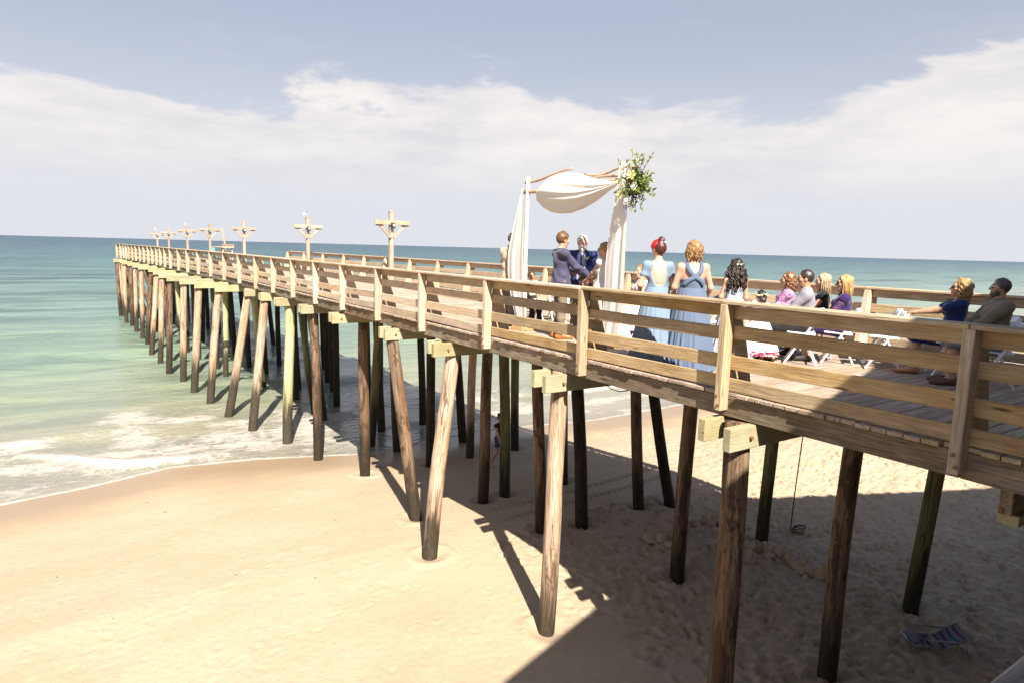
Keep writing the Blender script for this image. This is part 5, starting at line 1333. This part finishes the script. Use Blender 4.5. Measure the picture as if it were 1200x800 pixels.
# flowers at the top right corner of the arch
def leaf_mesh(mat, L=.09, w=.035):
    V = [(0, 0, 0), (L*.35, w*.5, .008), (L*.35, -w*.5, .008), (L*.75, w*.38, .004), (L*.75, -w*.38, .004), (L, 0, -.012), (L*.35, 0, -.004), (L*.75, 0, -.008)]
    return V, [(0, 6, 1), (0, 2, 6), (1, 6, 7, 3), (6, 2, 4, 7), (3, 7, 5), (7, 4, 5)]
fa = empty('flower_arrangement', (7.5, 7.85, zr(1.1)), label='loose arrangement of greenery, ivory roses and blue sprigs on the arch corner', cat='flowers')
rr = random.Random(5); C0 = Vector((7.47, 7.68, zr(1.02)))
LV = {0: MB(), 1: MB()}
def put_leaf(mb, p, d, s):
    V, F = leaf_mesh(None); x = d.normalized(); u = Vector((rr.gauss(0, 1), rr.gauss(0, 1), rr.gauss(0, 1))); y_ = x.cross(u).normalized(); z_ = x.cross(y_)
    mb.add([p+x*(v[0]*s)+y_*(v[1]*s)+z_*(v[2]*s) for v in V], F)
st = MB()
for i in range(84):
    d = Vector((rr.gauss(-.15, .7), rr.gauss(-.35, .8), rr.gauss(.12, .8))).normalized(); L = rr.uniform(.12, .32)
    if i < 5: d = Vector((rr.uniform(-.2, .2), rr.uniform(.2, .75), rr.uniform(.5, .9))).normalized(); L = rr.uniform(.5, .66)
    if 5 <= i < 9: d = Vector((rr.uniform(-.2, .2), rr.uniform(-.5, .1), 1)).normalized(); L = rr.uniform(.45, .60)
    pts = []
    for k_ in range(7):
        t = k_/6; p = C0+d*L*t+Vector((0, 0, -.08*t*t*L*2)); pts.append(p)
        if k_ > 1:
            for _ in range(4): put_leaf(LV[0 if rr.random() < .42 else 1], p, d+Vector((rr.gauss(0, .7), rr.gauss(0, .7), rr.gauss(0, .7))), rr.uniform(.4, .85))
    st.tube(pts, .004, 4)
st.build('stems', fa, MT['leaf'])
tag(LV[0].build('dark_leaves', fa, MT['leaf']), kind='stuff'); tag(LV[1].build('light_leaves', fa, MT['leaf2']), kind='stuff')
def rose(r, mat, seed):
    q_ = random.Random(seed); mb = MB()
    for ring, (n_, rad, tilt) in enumerate(((3, .25, 1.2), (5, .55, .8), (6, .85, .35))):
        for i in range(n_):
            a_ = 6.283*i/n_+ring*.5+q_.uniform(-.2, .2); o_ = Vector((math.cos(a_), math.sin(a_), 0)); s_ = Vector((-math.sin(a_), math.cos(a_), 0)); up_ = Vector((0, 0, 1))
            c_ = o_*r*rad*.6; w_ = r*.5; hgt = r*.75
            t_ = o_*math.cos(tilt)+up_*math.sin(tilt)
            mb.add([c_-s_*w_*.5, c_+s_*w_*.5, c_+s_*w_*.6+t_*hgt*.6, c_+t_*hgt, c_-s_*w_*.6+t_*hgt*.6], [(0, 1, 2, 3, 4)])
    return mesh('rose', mb.v, mb.f, True, mat)
for i, (dx, dy, dz, r, m) in enumerate(((-.20, -.05, .30, .075, IVO), (-.24, .02, .18, .06, IVO), (-.26, -.16, .12, .07, CRM), (-.25, -.10, -.26, .075, IVO), (-.22, .10, -.16, .06, CRM), (-.26, -.24, -.05, .06, IVO), (-.15, -.2, .36, .055, IVO), (-.2, .16, .05, .055, CRM))):
    me = rose(r, m, i); mw = Matrix.Translation(C0+Vector((dx, dy, dz))) @ Vector((-1, rr.uniform(-.4, .4), rr.uniform(-.2, .5))).to_track_quat('Z', 'Y').to_matrix().to_4x4()
    link('rose', me, fa, None, mw)
for i in range(9):
    mb = MB(); d = Vector((rr.uniform(-.5, -.1), rr.uniform(-.7, .5), (-.9, .9)[i % 3 == 0]*rr.uniform(.6, 1))).normalized(); p0 = C0+d*.2; L = rr.uniform(.22, .36)
    for k_ in range(16):
        t = k_/15; p = p0+d*L*t+Vector((rr.gauss(0, .012), rr.gauss(0, .012), rr.gauss(0, .012))); r = .016*(1-.6*t)
        mb.add([p+Vector(v)*r for v in ((1, 0, 0), (-1, 0, 0), (0, 1, 0), (0, -1, 0), (0, 0, 1), (0, 0, -1))], [(0, 2, 4), (2, 1, 4), (1, 3, 4), (3, 0, 4), (2, 0, 5), (1, 2, 5), (3, 1, 5), (0, 3, 5)])
    mb.build('blue_sprig', fa, LIL)

# ================================================================ things under the pier
def stripes():
    m, nt, b = new_mat('striped_beach_cloth'); tc = N(nt, 'ShaderNodeTexCoord').outputs['UV']
    s = N(nt, 'ShaderNodeSeparateXYZ', {0: tc}).outputs[0]; n = NOISE(nt, N(nt, 'ShaderNodeTexCoord').outputs['Object'], 16, 3)
    f = M_(nt, 'FRACT', M_(nt, 'ADD', M_(nt, 'MULTIPLY', s, 2.0), M_(nt, 'MULTIPLY', n, .05)))
    c = RAMP(nt, f, [(0, (.015, .05, .14)), (.22, (.05, .15, .22)), (.38, (.28, .28, .28)), (.42, (.24, .025, .025)), (.56, (.012, .03, .10)), (.72, (.07, .17, .22)), (.86, (.26, .04, .035)), (.93, (.26, .26, .27))], 'CONSTANT')
    nt.links.new(c, b.inputs['Base Color']); b.inputs['Roughness'].default_value = .7; return m
STR = stripes(); TUB = plain('aluminium_tube', (.26, .26, .26), .35, .1, 40, metal=.7)
bc = empty('beach_chair', (11.2, 4.28, .0), math.radians(-40), label='low folding beach chair in blue, red and white stripes lying on the shaded sand', cat='chair')
BS = .76
def panel(name, a, b_, c_, d_, sag, par):
    n_ = 10; V = []; UV = []; F = []
    for i in range(n_+1):
        for j in range(n_+1):
            s_, t = i/n_, j/n_; p = ((Vector(a)*(1-s_)+Vector(b_)*s_)*(1-t)+(Vector(d_)*(1-s_)+Vector(c_)*s_)*t)*BS
            V.append(p+Vector((0, 0, -BS*sag*math.sin(math.pi*t)*(.4+.6*math.sin(math.pi*s_))))); UV.append((s_, t))
    for i in range(n_):
        for j in range(n_): q_ = i*(n_+1)+j; F.append((q_, q_+n_+1, q_+n_+2, q_+1))
    me = mesh(name, V, F, True, STR); uv = me.uv_layers.new(name='UVMap')
    for l in me.loops: uv.data[l.index].uv = UV[l.vertex_index]
    o = link(name, me, par); md = o.modifiers.new('thickness', 'SOLIDIFY'); md.thickness = .012; return o
panel('seat_cloth', (-.50, -.24, .16), (-.02, -.24, .13), (-.02, .24, .13), (-.50, .24, .16), .09, bc)
panel('back_cloth', (.06, -.26, .14), (.52, -.26, .44), (.52, .26, .44), (.06, .26, .14), .05, bc)
panel('rolled_headrest', (-.56, -.24, .18), (-.40, -.24, .30), (-.40, .24, .30), (-.56, .24, .18), -.05, bc)
for s in (-1, 1):
    for nm, pts in (('seat_tube', [(-.58, s*.26, .17), (0, s*.26, .14), (.10, s*.26, .13)]), ('back_tube', [(.02, s*.28, .12), (.30, s*.28, .30), (.56, s*.28, .47)]), ('leg_tube', [(-.35, s*.27, .34), (-.05, s*.29, .17), (.22, s*.29, .02)]),
                    ('foot_tube', [(-.52, s*.25, .17), (-.60, s*.27, .02)]), ('rear_leg_tube', [(.40, s*.27, .37), (.50, s*.29, .02)]), ('arm_rest', [(-.28, s*.31, .33), (.08, s*.31, .31), (.30, s*.3, .30)])):
        mb = MB(); mb.tube([tuple(Vector(p_)*BS) for p_ in pts], .009 if nm != 'arm_rest' else .017, 8); mb.build(nm, bc, TUB, True, local=Matrix.Identity(4))
for nm, (xx, zz) in (('cross_tube', (.22, .02)), ('cross_tube', (.56, .47)), ('cross_tube', (-.60, .02)), ('cross_tube', (-.58, .17))):
    mb = MB(); mb.tube([(xx*BS, -.27*BS, zz*BS), (xx*BS, .27*BS, zz*BS)], .009, 8); mb.build(nm, bc, TUB, True, local=Matrix.Identity(4))
RP = plain('dark_rope', (.05, .04, .03), .9)
mb = MB(); mb.tube([(12.22, 7.3, zr(-1.7)), (12.27, 7.4, zr(-2.6)), (12.45, 7.6, zr(-3.7)), (12.75, 7.85, zr(-5.0)), (13.05, 8.06, .10), (13.15, 8.05, .03)], .012, 6)
tag(mb.build('hanging_rope', None, RP, True), 'thin dark rope hanging from the pier edge down to the sand', 'rope')
mb = MB()
for i in range(4):
    q_ = random.Random(i); pts = []
    for k_ in range(21):
        a_ = 6.283*k_/20; r = .10+.05*i/4+.02*q_.random(); pts.append((13.27+r*math.cos(a_)+.02*q_.uniform(-1, 1), 8.0+r*math.sin(a_)*.9, .03+.02*i+.07*(1+math.sin(a_+i))*.8))
    mb.tube(pts, .008, 5)
tag(mb.build('rope_coil', None, RP, True), 'coil of dark rope lying on the sand below the hanging rope', 'rope')
mb = MB(); mb.tube([(6.85, 7.62, zr(-1.86)), (6.8, 7.5, zr(-1.97)), (6.8, 7.32, zr(-2.05)), (6.8, 7.12, zr(-2.06)), (6.8, 6.92, zr(-2.0)), (6.85, 6.72, zr(-1.88))], .008, 5)
tag(mb.build('hanging_cable', None, RP, True), 'slack cable drooping below the deck edge beside the near piling', 'cable')
# sand castle walls dug beside the pilings
SM = bpy.data.materials['beach_sand']
scs = empty('sand_castle', (11.5, 8.3, 0), label='crumbling curved sand castle wall of rounded lumps in the shade under the pier', cat='sand castle')
q_ = random.Random(9)
lumps = [(9.37, 8.74), (9.45, 8.52), (9.61, 8.33), (9.8, 8.6), (10.05, 8.72), (10.32, 8.75), (10.64, 8.76), (10.93, 8.69), (11.34, 8.71), (11.24, 8.41), (10.8, 7.36), (10.94, 7.28), (10.92, 7.08), (10.96, 6.92), (10.98, 6.75), (10.9, 6.56), (10.9, 6.41), (10.88, 6.23), (10.87, 6.03), (10.3, 7.1), (10.1, 7.35)]
lumps += [(x_+q_.uniform(-.15, .15), y_+q_.uniform(-.15, .15)) for x_, y_ in lumps[:18]]
for i, (x_, y_) in enumerate(lumps):
    bm = bmesh.new(); bmesh.ops.create_icosphere(bm, subdivisions=3, radius=1)
    r = q_.uniform(.10, .16); hgt = q_.uniform(.13, .24) if i < 21 else q_.uniform(.05, .10)
    P_ = np.array([v.co[:] for v in bm.verts]); nz = fbm(P_*2.6+i*7.3, 4, i)
    for v, n_ in zip(bm.verts, nz):
        k_ = .45+1.1*n_; v.co = Vector((v.co.x*r*k_*(1.15 if v.co.z < 0 else 1), v.co.y*r*k_*(1.15 if v.co.z < 0 else 1), v.co.z*hgt*k_))
    me = bpy.data.meshes.new('sand_lump'); bm.to_mesh(me); bm.free(); me.materials.append(SM); me.polygons.foreach_set('use_smooth', np.ones(len(me.polygons), bool))
    link('sand_lump', me, scs, None, Matrix.Translation((x_*1.089, y_*1.089, .02)))

# flecks of weed and shell scattered on the sand
WEED = plain('dry_weed', (.14, .10, .06), .9); mb = MB(); q_ = random.Random(77)
for i in range(60):
    x_, y_ = q_.uniform(-4, 19), q_.uniform(4.5, 19.2); z_ = float(sand_z(np.array(x_), np.array(y_)))+.012
    a_ = q_.uniform(0, 6.28); L = q_.uniform(.012, .05); w_ = q_.uniform(.006, .014)
    mb.box((x_-L*math.cos(a_), y_-L*math.sin(a_), z_), (x_+L*math.cos(a_), y_+L*math.sin(a_), z_+q_.uniform(0, .012)), w_, w_*.7)
tag(mb.build('beach_debris', None, WEED), 'tiny scattered flecks of dry weed and shell on the beach sand', 'debris', kind='stuff')
